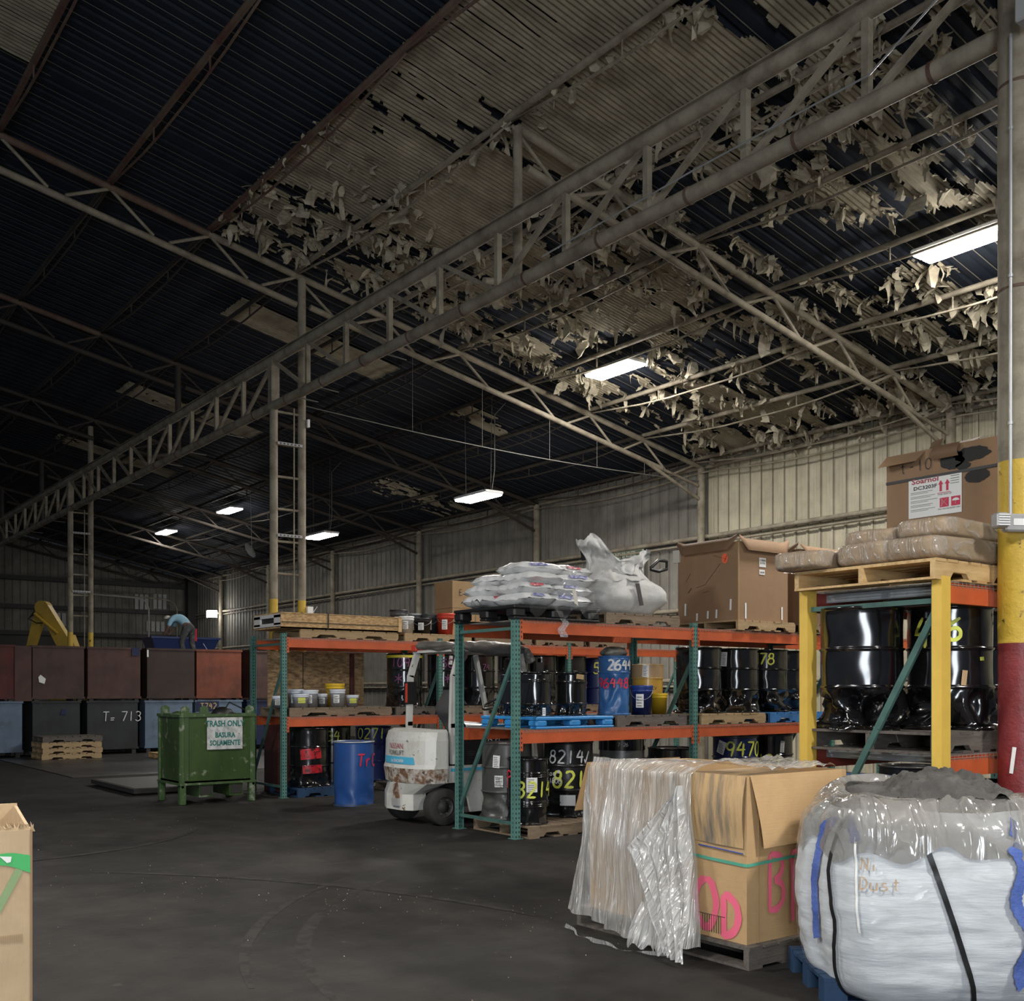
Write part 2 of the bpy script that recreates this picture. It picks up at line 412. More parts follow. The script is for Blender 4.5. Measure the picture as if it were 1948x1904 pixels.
# ================================================================== roof deck and torn lining
def rp(x, y, dz=0.0): return (x, y, roofz(x) + dz)
mb = MB(); y = -7.0
while y < 47.9:
    for (p, d), (q, e) in zip([(0, 0), (.03, .035), (.06, .035), (.09, 0), (.3, 0)][:-1], [(0, 0), (.03, .035), (.06, .035), (.09, 0), (.3, 0)][1:]):
        mb.add([rp(-5, y + p, .06 + d), rp(17.66, y + p, .06 + d), rp(17.66, y + q, .06 + e), rp(-5, y + q, .06 + e)], [(0, 3, 2, 1)], M_deck)
    for xa in range(8):
        x0 = -5 + xa * 2.83
        if rnd.random() < .93:
            yy = y + .19 + rnd.uniform(-.005, .005)
            mb.add([rp(x0, yy, .04), rp(x0 + 2.83, yy, .04), rp(x0 + 2.83, yy + .015, .04), rp(x0, yy + .015, .04)], [(0, 3, 2, 1)], M_seam)
    y += .3
deck = struct(mb.build('ceiling'))

def vnoise(x, y, seed):
    rs = np.random.RandomState(seed); T = rs.rand(512, 512)
    xi = np.floor(x).astype(int); yi = np.floor(y).astype(int); fx = x - xi; fy = y - yi
    fx = fx * fx * (3 - 2 * fx); fy = fy * fy * (3 - 2 * fy); xi %= 512; yi %= 512; x1 = (xi + 1) % 512; y1 = (yi + 1) % 512
    return (T[xi, yi] * (1 - fx) + T[x1, yi] * fx) * (1 - fy) + (T[xi, y1] * (1 - fx) + T[x1, y1] * fx) * fy

PUR = [17.2, 15.65, 14.15, 12.6, 10.97, 9.36, 7.71, 6.23, 4.70, 3.2, 1.65, .1, -1.45, -3.0]
HX, HY = .05, .01875
xs = np.arange(1.6, 17.6, HX); ys = np.arange(-1.0, 31.7, HY)
XX, YY = np.meshgrid(xs + HX / 2, ys + HY / 2, indexing='ij')
nz = vnoise(XX / .85, YY / .26, 1) * .5 + vnoise(XX / .3 + 40, YY / .13, 2) * .28 + vnoise(XX / .11, YY / .045, 3) * .16 + vnoise(XX / 2.5, YY / 1.2, 4) * .35
rank = np.empty(nz.size); rank[np.argsort(nz, axis=None)] = np.linspace(0, 1, nz.size); rank = rank.reshape(nz.shape)
D = np.full(XX.shape, 1.0)                                   # share of holes wanted at each place
near_p = np.min([np.abs(XX - p) for p in PUR], axis=0)
pur_edge = np.exp(-(near_p / .28) ** 2)
a = (XX > 6.23) & (XX < 7.75) & (YY < 16.05); D[a] = .02 + .30 * np.clip((YY[a] - 11.5) / 3, 0, 1) + .05 * pur_edge[a]
a = (XX >= 7.75) & (XX < 9.4) & (YY < 16.05); D[a] = .07 + .30 * np.clip((YY[a] - 12.5) / 3, 0, 1) + .30 * pur_edge[a]
a = (XX >= 9.4) & (XX < 12.6) & (YY < 16.05); D[a] = .47 + .18 * pur_edge[a] - .26 * np.clip((6.0 - YY[a]) / 2.0, 0, 1) * (XX[a] < 10.6)
a = (XX >= 12.6) & (YY < 16.05); D[a] = .54 + .12 * pur_edge[a] + .24 * np.clip((9.5 - YY[a]) / 3, 0, 1) - .08 * np.clip((YY[a] - 12) / 3, 0, 1)
a = (XX < 3.2) & (YY > 10.5) & (YY < 14.3); D[a] = .03
for y0, y1 in ((18.1, 19.1), (24.6, 25.6), (30.7, 31.6)):
    a = (XX > 7.6) & (XX < 10.9) & (YY > y0) & (YY < y1); D[a] = .04 + .05 * pur_edge[a]
a = (XX > 14.4) & (XX < 17.3) & (YY > 24.6) & (YY < 26.2); D[a] = .25
a = (XX > 12.7) & (XX < 14.2) & (YY > 18.4) & (YY < 19.2); D[a] = .45
keep = rank >= D
keep &= ~((XX < 6.23) & (XX > 3.2))
joint = (np.mod(YY + .01 * np.sin(XX * 1.7), .3) < .0188) & (vnoise(XX / 1.3, YY / .3, 17) > .30)
keep &= ~joint
iu, iv = np.nonzero(keep)
nx, ny = len(xs) + 1, len(ys) + 1
vid = np.full((nx, ny), -1, dtype=int)
need = np.zeros((nx, ny), bool)
for di in (0, 1):
    for dj in (0, 1): need[iu + di, iv + dj] = True
vi, vj = np.nonzero(need); vid[vi, vj] = np.arange(len(vi))
gx = 1.6 + vi * HX; gy = -1.0 + vj * HY
sag = (vnoise(gx / .6, gy / .3, 8) - .5) * .05
loosen = np.zeros((nx, ny)); 
gz = 6.66 + .2 * (17.66 - gx) - .02 + .016 * np.sin(gy * 2 * PI / .075) + sag * .6
co = np.stack([gx + (vnoise(gx / .1, gy / .05, 9) - .5) * .03, gy, gz], 1).astype('f')
q = np.stack([vid[iu, iv], vid[iu, iv + 1], vid[iu + 1, iv + 1], vid[iu + 1, iv]], 1).astype('i')
me = bpy.data.meshes.new('torn_lining')
me.vertices.add(len(co)); me.vertices.foreach_set('co', co.ravel())
me.loops.add(q.size); me.loops.foreach_set('vertex_index', q.ravel())
me.polygons.add(len(q)); me.polygons.foreach_set('loop_start', np.arange(0, q.size, 4, dtype='i'))
try: me.polygons.foreach_set('loop_total', np.full(len(q), 4, dtype='i'))
except Exception: pass
me.materials.append(M_line); me.update(calc_edges=True); me.validate()
lining = bpy.data.objects.new('torn_lining', me); COL.objects.link(lining); lining.parent = deck
lining['label'] = 'ribbed tan roof lining, torn into holes'

# hanging scraps along the torn edges
edge = keep & ((~np.roll(keep, 2, 0)) | (~np.roll(keep, -2, 0)) | (~np.roll(keep, 5, 1)) | (~np.roll(keep, -5, 1)))
edge &= (D > .12) & (D < .95) & (YY < 16.05) & (YY > 0)
ei, ej = np.nonzero(edge)
rs = np.random.RandomState(5)
sel = rs.choice(len(ei), 3600, replace=False)
mb = MB()
for k in sel:
    x, y = xs[ei[k]], ys[ej[k]]
    if rs.rand() > .35 + .65 * pur_edge[ei[k], ej[k]] and rs.rand() < .35: continue
    big = rs.rand() ** 2.2
    L_ = .05 + .26 * big; W_ = .035 + .17 * rs.rand() * (.4 + big)
    th = rs.rand() * 2 * PI; ux, uy = math.cos(th), math.sin(th); vx, vy = -uy, ux
    tw = rs.uniform(-1.3, 1.3); curl = rs.uniform(-.5, 1.0); tip = rs.choice([.02, .1, .4, .9, 1.2]); out = rs.uniform(.0, .14); sk = rs.uniform(-.6, .6)
    z0 = roofz(x) - .02; nr, nc = 4, 2; vs = []
    for i in range(nr + 1):
        t = i / nr; ww = W_ * ((1 - t) + tip * t) * (1 + .3 * math.sin(5 * t + th))
        ang = tw * t; cx_, cy_ = ux * math.cos(ang) + vx * math.sin(ang), uy * math.cos(ang) + vy * math.sin(ang)
        off = out * math.sin(t * 2.2) + curl * .1 * t * t
        for j in range(nc + 1):
            s_ = (j / nc - .5) * ww + sk * W_ * t
            jg = rs.uniform(-.22, .22) * W_ * (i > 0); fold = (.28 * W_ if j == 1 else -.10 * W_) * math.sin(2.4 * t + .4) * (1 if tw > 0 else -1)
            vs.append((x + cx_ * (s_ + jg) + vx * (off + fold), y + cy_ * (s_ + jg) + vy * (off + fold), z0 - L_ * t * (1 - .35 * curl * t) + rs.uniform(-.22, .22) * L_ * (i > 1) * (j != 1)))
    fs = [(i * 3 + j, i * 3 + j + 1, i * 3 + j + 4, i * 3 + j + 3) for i in range(nr) for j in range(nc)]
    mb.add(vs, fs, M_flap, False)
fl = mb.build('lining_scrap', deck, label='curled scraps hanging from the torn lining'); fl['kind'] = 'stuff'

# ================================================================== purlins
ordn = ['first', 'second', 'third', 'fourth', 'fifth', 'sixth', 'seventh', 'eighth', 'ninth', 'tenth', 'eleventh', 'twelfth', 'thirteenth', 'fourteenth']
for i, px_ in enumerate(PUR):
    mm = M_steel if px_ > 6.8 else M_steel_r
    t = thing('roof_purlin', 'dusty pipe purlin under the roof, %s up from the side wall' % ordn[i], 'roof beam', (px_, 0, roofz(px_)), 0, 'purlins under the roof')
    mb = MB(); y0 = -5.0 if i else -5.0
    mb.tube([(0, y0, -.1), (0, 16.1, -.1)], .042, mm, 10); mb.tube([(0, 16.1, -.1), (0, 47.5, -.1)], .042, M_steel_shade, 10); mb.build('top_chord', t)
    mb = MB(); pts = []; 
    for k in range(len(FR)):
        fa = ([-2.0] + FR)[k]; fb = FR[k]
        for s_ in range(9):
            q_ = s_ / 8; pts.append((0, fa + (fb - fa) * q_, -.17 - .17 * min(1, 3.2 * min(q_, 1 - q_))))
    mb.tube(pts[:28], .017, mm, 6); mb.tube(pts[27:], .017, M_steel_shade, 6); mb.build('tension_rod', t)
    for k in range(len(FR)):
        fa = ([-2.0] + FR)[k]; fb = FR[k]
        for q_ in (.33, .67): MB().tube([(0, fa + (fb - fa) * q_, -.12), (0, fa + (fb - fa) * q_, -.33)], .014, mm if fb < 17 else M_steel_shade, 5).build('web_strut', t)

# ================================================================== roof trusses across the building
fnames = ['over the near aisle', 'crossing above the lattice girder, nearest one in view', 'meeting the paired posts', 'next beyond the paired posts', 'two bays beyond the paired posts', 'three bays beyond the paired posts', 'four bays beyond the paired posts', 'last before the end wall', 'against the end wall']
for k, fy in enumerate(FR):
    t = thing('roof_truss', 'sloping pipe truss under the roof, %s' % fnames[k], 'roof truss', (0, fy, 0), 0, 'roof trusses')
    def P(x, dz): return (x, 0, roofz(x) + dz)
    xl = 7.8 if k < 2 else -4.8; ms = M_steel if k < 3 else M_steel_shade
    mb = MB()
    if k >= 2: mb.tube([P(xl, -.2), P(6.2, -.2)], .055, M_steel_r if k < 4 else M_steel_shade, 10)
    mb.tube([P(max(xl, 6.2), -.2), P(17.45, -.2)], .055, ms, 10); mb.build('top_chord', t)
    mb = MB()
    if k >= 2: mb.tube([P(-4.8, -.68), P(5.5, -.68), P(7.7, -.68)], .052, ms, 10)
    mb.tube([P(7.95, -.62), P(16.2, -.62)], .05, ms, 10); mb.build('bottom_chord', t)
    for a_, b_ in zip(PUR[:-1], PUR[1:]):
        mid = (a_ + b_) / 2
        if b_ < xl - .5: continue
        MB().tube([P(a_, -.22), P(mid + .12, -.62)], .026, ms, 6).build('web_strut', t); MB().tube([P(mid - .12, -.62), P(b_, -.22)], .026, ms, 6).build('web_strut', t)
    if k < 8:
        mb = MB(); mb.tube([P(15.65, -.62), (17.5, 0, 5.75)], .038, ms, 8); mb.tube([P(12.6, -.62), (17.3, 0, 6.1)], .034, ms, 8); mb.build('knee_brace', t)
    if k >= 1 and k != 2 and k != 4:
        mb = MB(); mb.tube([(7.8, 0, roofz(7.8) - .2), (7.8, 0, 6.5)], .06, ms, 10); mb.tube([(7.8, 0, 6.55), (7.3, 0, 6.45)], .045, ms, 8); mb.build('drop_post', t)
# wall columns
for k, fy in enumerate(FR[:-1]):
    mb = MB(); mb.tube([(17.42, fy, 0), (17.42, fy, 6.5)], .085, M_steel, 14); mb.tube([(17.58, fy + .22, 0), (17.58, fy + .22, 6.5)], .04, M_steel, 8)
    mb.box(17.3, 17.54, fy - .12, fy + .12, 0, .02, M_steel)
    tag(mb.build('wall_column'), 'round steel column on the side wall, %s of its row counted from the near end' % ordn[k], 'column', 'columns along the side wall')
# corner post
mb = MB(); mb.box(17.2, 17.6, 47.1, 47.5, 0, 6.6, M_dark); n += 1; struct(mb.build('trim_%d' % n))
# eave conduit with slack
mb = MB(); pts = []
for i in range(60):
    yy = 2 + i * .72; pts.append((17.35, yy, 6.40 - .16 * abs(math.sin((yy - 4.3) / 5.85 * PI)) ))
mb.tube(pts, .018, M_steel, 6)
tag(mb.build('eave_conduit'), 'slack conduit looping along the top of the side wall', 'conduit')

# ================================================================== lattice girder
t = thing('lattice_girder', 'long lattice girder of pipes running the length of the hall', 'girder', (7.3, 0, 0))
ZB, ZT = 6.23, 6.98
def lineM(y): return M_steel
mb = MB(); mb.tube([(0, 3.87, ZT), (0, 47.3, ZT)], .075, M_steel, 14); mb.bar((-.05, 3.6, ZT + .07), (-.05, 47.3, ZT + .07), .05, .01, M_steel); mb.build('top_chord', t)
mb = MB(); mb.tube([(0, 3.87, ZB), (0, 47.3, ZB)], .075, M_steel, 14)
for i in range(34): mb.tube([(0, 4.4 + i * 1.24, ZB), (0, 4.43 + i * 1.24, ZB)], .083, M_steel_r, 14)
mb.build('bottom_chord', t)
sup = [3.75, 16.1, 28.4, 40.7]
for a_, b_ in zip(sup[:-1], sup[1:]):
    npan = 10; st = (b_ - a_) / npan
    for i in range(npan):
        ya, yb = a_ + i * st, a_ + (i + 1) * st
        MB().bar((0, yb, ZB), (0, yb, ZT), .065, .065, M_steel, up=(1, 0, 0)).build('upright', t)
        if i < npan / 2: mb = MB().bar((0, ya + .06, ZT - .05), (0, yb - .06, ZB + .05), .05, .05, M_steel, up=(1, 0, 0))
        else: mb = MB().bar((0, ya + .06, ZB + .05), (0, yb - .06, ZT - .05), .05, .05, M_steel, up=(1, 0, 0))
        mb.build('diagonal', t)
for yy in (12.6, 14.6, 15.3, 18.3, 20.1, 21.4, 23.9, 26.3, 30.5, 33):
    MB().tube([(-.05, yy, ZB - .02), (.42, yy + .05, ZB - .03)], .011, M_cabl, 5).build('bracket', t)

# ================================================================== posts under the girder
def post_pair(y, lab, cat='column'):
    z_red, z_yel = 1.55, 3.08
    t = thing('paired_post', lab, cat, (7.3, y, 0))
    for dx, zt in ((0, ZB - .02), (.5, roofz(7.8) - .22)):
        mb = MB()
        mb.tube([(dx, 0, 0), (dx, 0, z_red)], .068, M_red, 14); mb.tube([(dx, 0, z_red), (dx, 0, z_yel)], .068, M_yel, 14); mb.tube([(dx, 0, z_yel), (dx, 0, zt)], .067, M_steel, 14)
        if dx == 0: mb.box(-.07, .07, -.07, .07, ZB + .0, ZT, M_steel)
        mb.build('post', t)
    z = 3.5
    while z < 6.2: MB().tube([(0, 0, z), (.5, 0, z)], .022, M_steel, 6).build('rung', t); z += .53
    for z in (5.6, 4.1):
        mb = MB(); mb.box(.03, .47, -.09, -.07, z, z + .045, M_grey)
        for k in range(6): mb.box(.07 + k * .065, .095 + k * .065, -.095, -.089, z + .012, z + .032, M_dark)
        mb.build('slotted_channel', t)
    mb = MB(); mb.tube([(.33, -.06, 2.2), (.33, -.06, ZB)], .012, M_steel, 6); mb.build('conduit', t)
    return t
pp = post_pair(16.1, 'tall paired posts with ladder rungs and yellow feet, behind the long rack')
mb = MB(); mb.box(.56, .66, -.1, -.02, 2.86, 2.98, M_paper); mb.tube([(.66, -.06, 2.86), (.75, -.06, 2.99)], .01, M_zinc, 5); mb.build('junction_box', pp)
mb = MB(); mb.box(.56, .6, -.1, -.05, 5.95, 6.08, M_paper); mb.build('switch', pp)
post_pair(28.4, 'far paired posts rising behind the rusty bins')
post_pair(40.7, 'most distant paired posts, near the end wall')

# the thick column beside the yellow rack
CX, CYY, CR = 7.20, 3.70, .145
t = thing('round_column', 'thick round column painted red, yellow and tan beside the yellow rack', 'column', (CX, CYY, 0))
mb = MB(); prof = []
def dentc(a, r, z): return (r + .004 * noise.noise(Vector((math.cos(a) * 2, math.sin(a) * 2, z * 2.2))), z)
for z0, z1, mm in ((0, 1.92, M_red), (1.92, 3.17, M_yel), (3.17, 8.6, M_steel)):
    k = max(2, int((z1 - z0) / .12)); mb.lathe([(CR, z0 + (z1 - z0) * i / k) for i in range(k + 1)], mm, 36, fn=dentc)
for zz in (4.35, 5.75, 7.1): mb.lathe([(CR + .001, zz - .012), (CR + .006, zz), (CR + .001, zz + .012)], M_steel_r, 36)
mb.box(-.22, .22, -.22, .22, 0, .02, M_red)
mb.build('shaft', t)
mb = MB(); mb.add([], [], M_white); aw = math.atan2(-CYY, -CX)
patch_cyl(mb, CR + .004, aw, -.06, -.035, 1.03, 1.21, M_white, tilt=.12); mb.build('paint_splash', t, label='white paint splash')
ac = aw - .35
mb = MB(); q_ = ((CR + .03) * math.cos(ac), (CR + .03) * math.sin(ac)); 
mb.tube([(q_[0], q_[1], 2.78), (q_[0], q_[1], 6.05)], .012, M_zinc, 8)
for z in (3.4, 4.4, 5.4): mb.tube([(q_[0], q_[1], z), (q_[0], q_[1], z + .02)], .018, M_zinc, 8)
mb.build('conduit', t)
# emergency light hung on the column
ex, ey = CX + (CR + .05) * math.cos(aw), CYY + (CR + .05) * math.sin(aw)
t2 = thing('emergency_light', 'grey twin-head emergency light fixed to the yellow part of the column', 'light', (ex, ey, 2.68), R(-YAW) + R(6))
mb = MB(); mb.rbox(-.13, .12, -.045, .03, -.02, .10, M_grey, .012); mb.box(-.08, -.0, -.05, -.045, .02, .065, M_paper); mb.build('housing', t2)
for sx in (-.17, .15):
    mb = MB(); mb.rbox(sx - .045, sx + .045, -.09, .0, .0, .1, M_zinc, .012)
    for i in range(5): mb.box(sx - .04, sx + .04, -.096, -.088, .012 + i * .017, .02 + i * .017, M_white)
    mb.build('lamp_head', t2)
mb = MB(); mb.rbox(CX - .32, CX - .2, CYY - .22, CYY - .12, 6.02, 6.22, M_grey, .01)
tag(mb.build('junction_box'), 'small grey junction box where the girder meets the thick column', 'electrical box')
mb = MB(); pts = [(CX - .26, CYY - .17, 6.2), (CX - .35, CYY - .1, 6.35), (CX - .4, CYY + .3, 6.45), (7.2, 4.9, 6.40), (7.2, 6.8, 6.38), (7.22, 9, 6.33)]
mb.tube(pts, .009, M_zinc, 5); tag(mb.build('power_cable'), 'thin cable leaving the box at the girder end', 'cable')

# cable line strung between posts and wall with drop wires
mb = MB()
def cab(s_): return (7.85 + (17.4 - 7.85) * s_, 16.1, 6.32 - .12 * s_ - .14 * math.sin(PI * s_))
mb.tube([cab(i / 24) for i in range(25)], .010, M_cabl, 5)
for s_, zz in ((.22, 1), (.38, 1), (.55, 1), (.68, 1), (.82, 1)):
    p = cab(s_); mb.tube([p, (p[0], p[1], roofz(p[0]) - .6)], .005, M_cabl, 4)
tag(mb.build('strung_cable'), 'thin cable strung on drop wires from the paired posts to the wall', 'cable')
# white bent conduits on the end wall
mb = MB()
for px_ in (283, 337):
    X = XatY(px_, 46.8); mb.tube([(X, 46.8, .1), (X, 46.8, 5.2), (X - .15, 46.8, 5.5), (X - .5, 46.8, 5.62), (X - 3, 46.8, 5.7)], .035, M_grey if px_ < 300 else M_steel, 8)
tag(mb.build('wall_conduit'), 'pair of bent conduits rising before the end wall', 'conduit')
# round satellite-like reflector hanging
p = (XatY(476, 30), 30, EYE + (1312 - 1047) / FPX * depth(XatY(476, 30), 30))
mb = MB(); Mx = Matrix.Translation(p) @ Matrix.Rotation(R(60), 4, 'X') @ Matrix.Rotation(R(30), 4, 'Y')
vs = [Mx @ Vector((.24 * math.cos(2 * PI * i / 20), .24 * math.sin(2 * PI * i / 20), 0)) for i in range(20)] + [Mx @ Vector((0, 0, .07))]
mb.add(vs, [(i, (i + 1) % 20, 20) for i in range(20)] + [tuple(range(19, -1, -1))], M_grey)
mb.tube([Mx @ Vector((0, 0, .06)), (p[0], p[1], roofz(p[0]) + .06)], .008, M_zinc, 4)
tag(mb.build('hanging_mirror'), 'small grey round mirror hanging beside the paired posts', 'mirror')

# ================================================================== lamps
def lamp(x, y, z, wire, label, k, seen=True):
    t = thing('high_bay_lamp', label, 'lamp', (x, y, z), 0, 'roof lamps')
    mb = MB(); mb.rbox(-.225, .225, -.6, .6, .0, .06, M_white, .015); mb.box(-.08, .08, -.25, .25, .06, .11, M_grey); mb.build('housing', t)
    mb = MB()
    for sx in (-.11, .11): mb.rbox(sx - .095, sx + .095, -.57, .57, -.035, .0, M_emit, .01)
    mb.build('diffuser', t)
    mb = MB()
    zt = roofz(x) - z + .05
    for sy in (-.45, .45): mb.tube([(0, sy, .08), (0, sy * (1.1 if wire else 1), max(zt, .15))], .006, M_cabl, 5)
    if wire: mb.tube([(0, -.5, .1), (.02, -.56, .5), (-.02, -.62, zt - .4), (.2, -.7, zt - .14)], .010, M_cabl, 6)
    mb.build('hanging_wire', t)
    ld = bpy.data.lights.new('lamp_light', 'AREA'); ld.shape = 'RECTANGLE'; ld.size = .42; ld.size_y = 1.15; ld.energy = LAMP_W * k; ld.color = (1, .96, .90)
    lo = bpy.data.objects.new('lamp_light', ld); COL.objects.link(lo); lo.parent = t; lo.location = (0, 0, -.05)
    ls = bpy.data.lights.new('lamp_spill', 'POINT'); ls.energy = LAMP_W * k * .30; ls.shadow_soft_size = .22; ls.color = (1, .95, .88)
    ls.energy *= (.25 if label.endswith('empty floor') else 1); so = bpy.data.objects.new('lamp_spill', ls); COL.objects.link(so); so.parent = t; so.location = (0, 0, -.32)
for a_ in LAMPS: lamp(*a_)
for a_ in LAMPS_UNSEEN: lamp(*a_)
# flood lamp on a far wall column
t = thing('flood_lamp', 'small bright flood lamp on a far column of the side wall', 'lamp', (17.05, 43.8, 4.85), 0)
mb = MB(); mb.rbox(-.16, .16, -.12, .12, -.1, .12, M_grey, .02); mb.box(.1, .3, -.03, .03, 0, .06, M_grey); mb.build('housing', t)
mb = MB(); mb.rbox(-.19, -.155, -.17, .17, -.16, .14, M_emit, .01); mb.rbox(-.15, .15, -.17, -.12, -.16, .14, M_emit, .01); mb.build('diffuser', t)
ld = bpy.data.lights.new('flood_light', 'POINT'); ld.energy = 10; ld.shadow_soft_size = .15; lo = bpy.data.objects.new('flood_light', ld); COL.objects.link(lo); lo.parent = t; lo.location = (-.45, -.3, 0)
# area light standing in for daylight from an assumed, unseen bay behind the viewer
ld = bpy.data.lights.new('assumed_bay_daylight', 'AREA'); ld.shape = 'RECTANGLE'; ld.size = 3.6; ld.size_y = 4.2; ld.energy = ASSUMED_BAY_W; ld.color = (.86, .93, 1.0)
lo = bpy.data.objects.new('assumed_bay_daylight', ld); COL.objects.link(lo); lo.location = (-5.5, -7.0, 2.3)
lo.rotation_euler = (R(90), 0, R(-38))
# ================================================================== rack materials
def post_mat(name, col, hole=True):
    m = mat(name, col, .5, col2=tuple(c * .6 for c in col), thr=.6, soft=.15, scale=5, spec=.4)
    if not hole: return m
    nt = m.node_tree; N = nt.nodes; L = nt.links; b = N['Principled BSDF']
    tc = N.new('ShaderNodeTexCoord'); sp = N.new('ShaderNodeSeparateXYZ'); L.new(tc.outputs['Object'], sp.inputs[0])
    def math_(op, a, bb=None):
        n_ = N.new('ShaderNodeMath'); n_.operation = op
        for i, v in enumerate((a, bb)):
            if v is None: continue
            if isinstance(v, (int, float)): n_.inputs[i].default_value = v
            else: L.new(v, n_.inputs[i])
        return n_.outputs[0]
    z = math_('ABSOLUTE', math_('SUBTRACT', math_('FRACT', math_('MULTIPLY', sp.outputs['Z'], 20.0)), .5))
    zin = math_('LESS_THAN', z, .22)
    hx = math_('LESS_THAN', math_('ABSOLUTE', math_('SUBTRACT', math_('ABSOLUTE', sp.outputs['X']), .020)), .0065)
    hy = math_('LESS_THAN', math_('ABSOLUTE', sp.outputs['Y']), .005)
    geo = N.new('ShaderNodeNewGeometry')
    h = math_('MULTIPLY', zin, math_('MAXIMUM', hx, hy))
    mx = N.new('ShaderNodeMix'); mx.data_type = 'RGBA'
    src = b.inputs['Base Color'].links[0].from_socket
    L.new(h, mx.inputs['Factor']); L.new(src, mx.inputs['A']); mx.inputs['B'].default_value = (.004, .005, .005, 1)
    L.new(mx.outputs['Result'], b.inputs['Base Color'])
    return m
M_green = post_mat('rack_green', (.10, .235, .205))
M_green2 = mat('brace_green', (.07, .155, .135), .45, col2=(.045, .09, .08), thr=.6, soft=.15, scale=6)
M_oran = mat('beam_orange', (.60, .115, .035), .5, col2=(.44, .085, .03), thr=.55, soft=.2, scale=3, var=.12)
M_oranr = mat('beam_red', (.33, .05, .035), .5, col2=(.24, .04, .03), thr=.55, soft=.2, scale=3)
M_ygd = mat('post_guard_yellow', (.80, .54, .10), .45, col2=(.68, .44, .08), thr=.55, soft=.2, scale=4, stretch=(1, 1, .3), var=.1)
M_wire = mat('wire_deck', (.36, .34, .31), .45, metal=.5)
M_woodL = mat('pallet_wood_pale', (.46, .33, .18), .75, col2=(.30, .20, .105), thr=.52, soft=.2, scale=3, stretch=(1, 8, 8), bump=.2, bscale=12, bstretch=(1, 6, 6))
M_woodM = mat('pallet_wood_worn', (.27, .20, .13), .8, col2=(.15, .11, .075), thr=.5, soft=.2, scale=3, stretch=(1, 8, 8), bump=.25, bscale=12, bstretch=(1, 6, 6))
M_woodD = mat('pallet_wood_grey', (.155, .135, .115), .85, col2=(.08, .068, .058), thr=.5, soft=.2, scale=3.5, stretch=(1, 7, 7), bump=.35, bscale=12, bstretch=(1, 6, 6))
M_woodP = mat('pallet_wood_pine', (.66, .46, .22), .65, col2=(.48, .30, .13), thr=.52, soft=.12, scale=2.2, stretch=(1.2, 10, 10), bump=.15, bscale=12, bstretch=(1, 8, 8))
M_bluep = mat('pallet_blue', (.045, .20, .48), .6, col2=(.03, .11, .28), thr=.55, soft=.15, scale=4)
M_bluepl = mat('pallet_bright_blue', (.04, .27, .62), .4, col2=(.03, .18, .45), thr=.6, soft=.15, scale=4)
M_navpal = mat('pallet_navy', (.02, .065, .15), .6, col2=(.01, .03, .07), thr=.5, soft=.2, scale=4)
M_pbar = mat('support_bar_grey', (.33, .36, .38), .4, metal=.2)

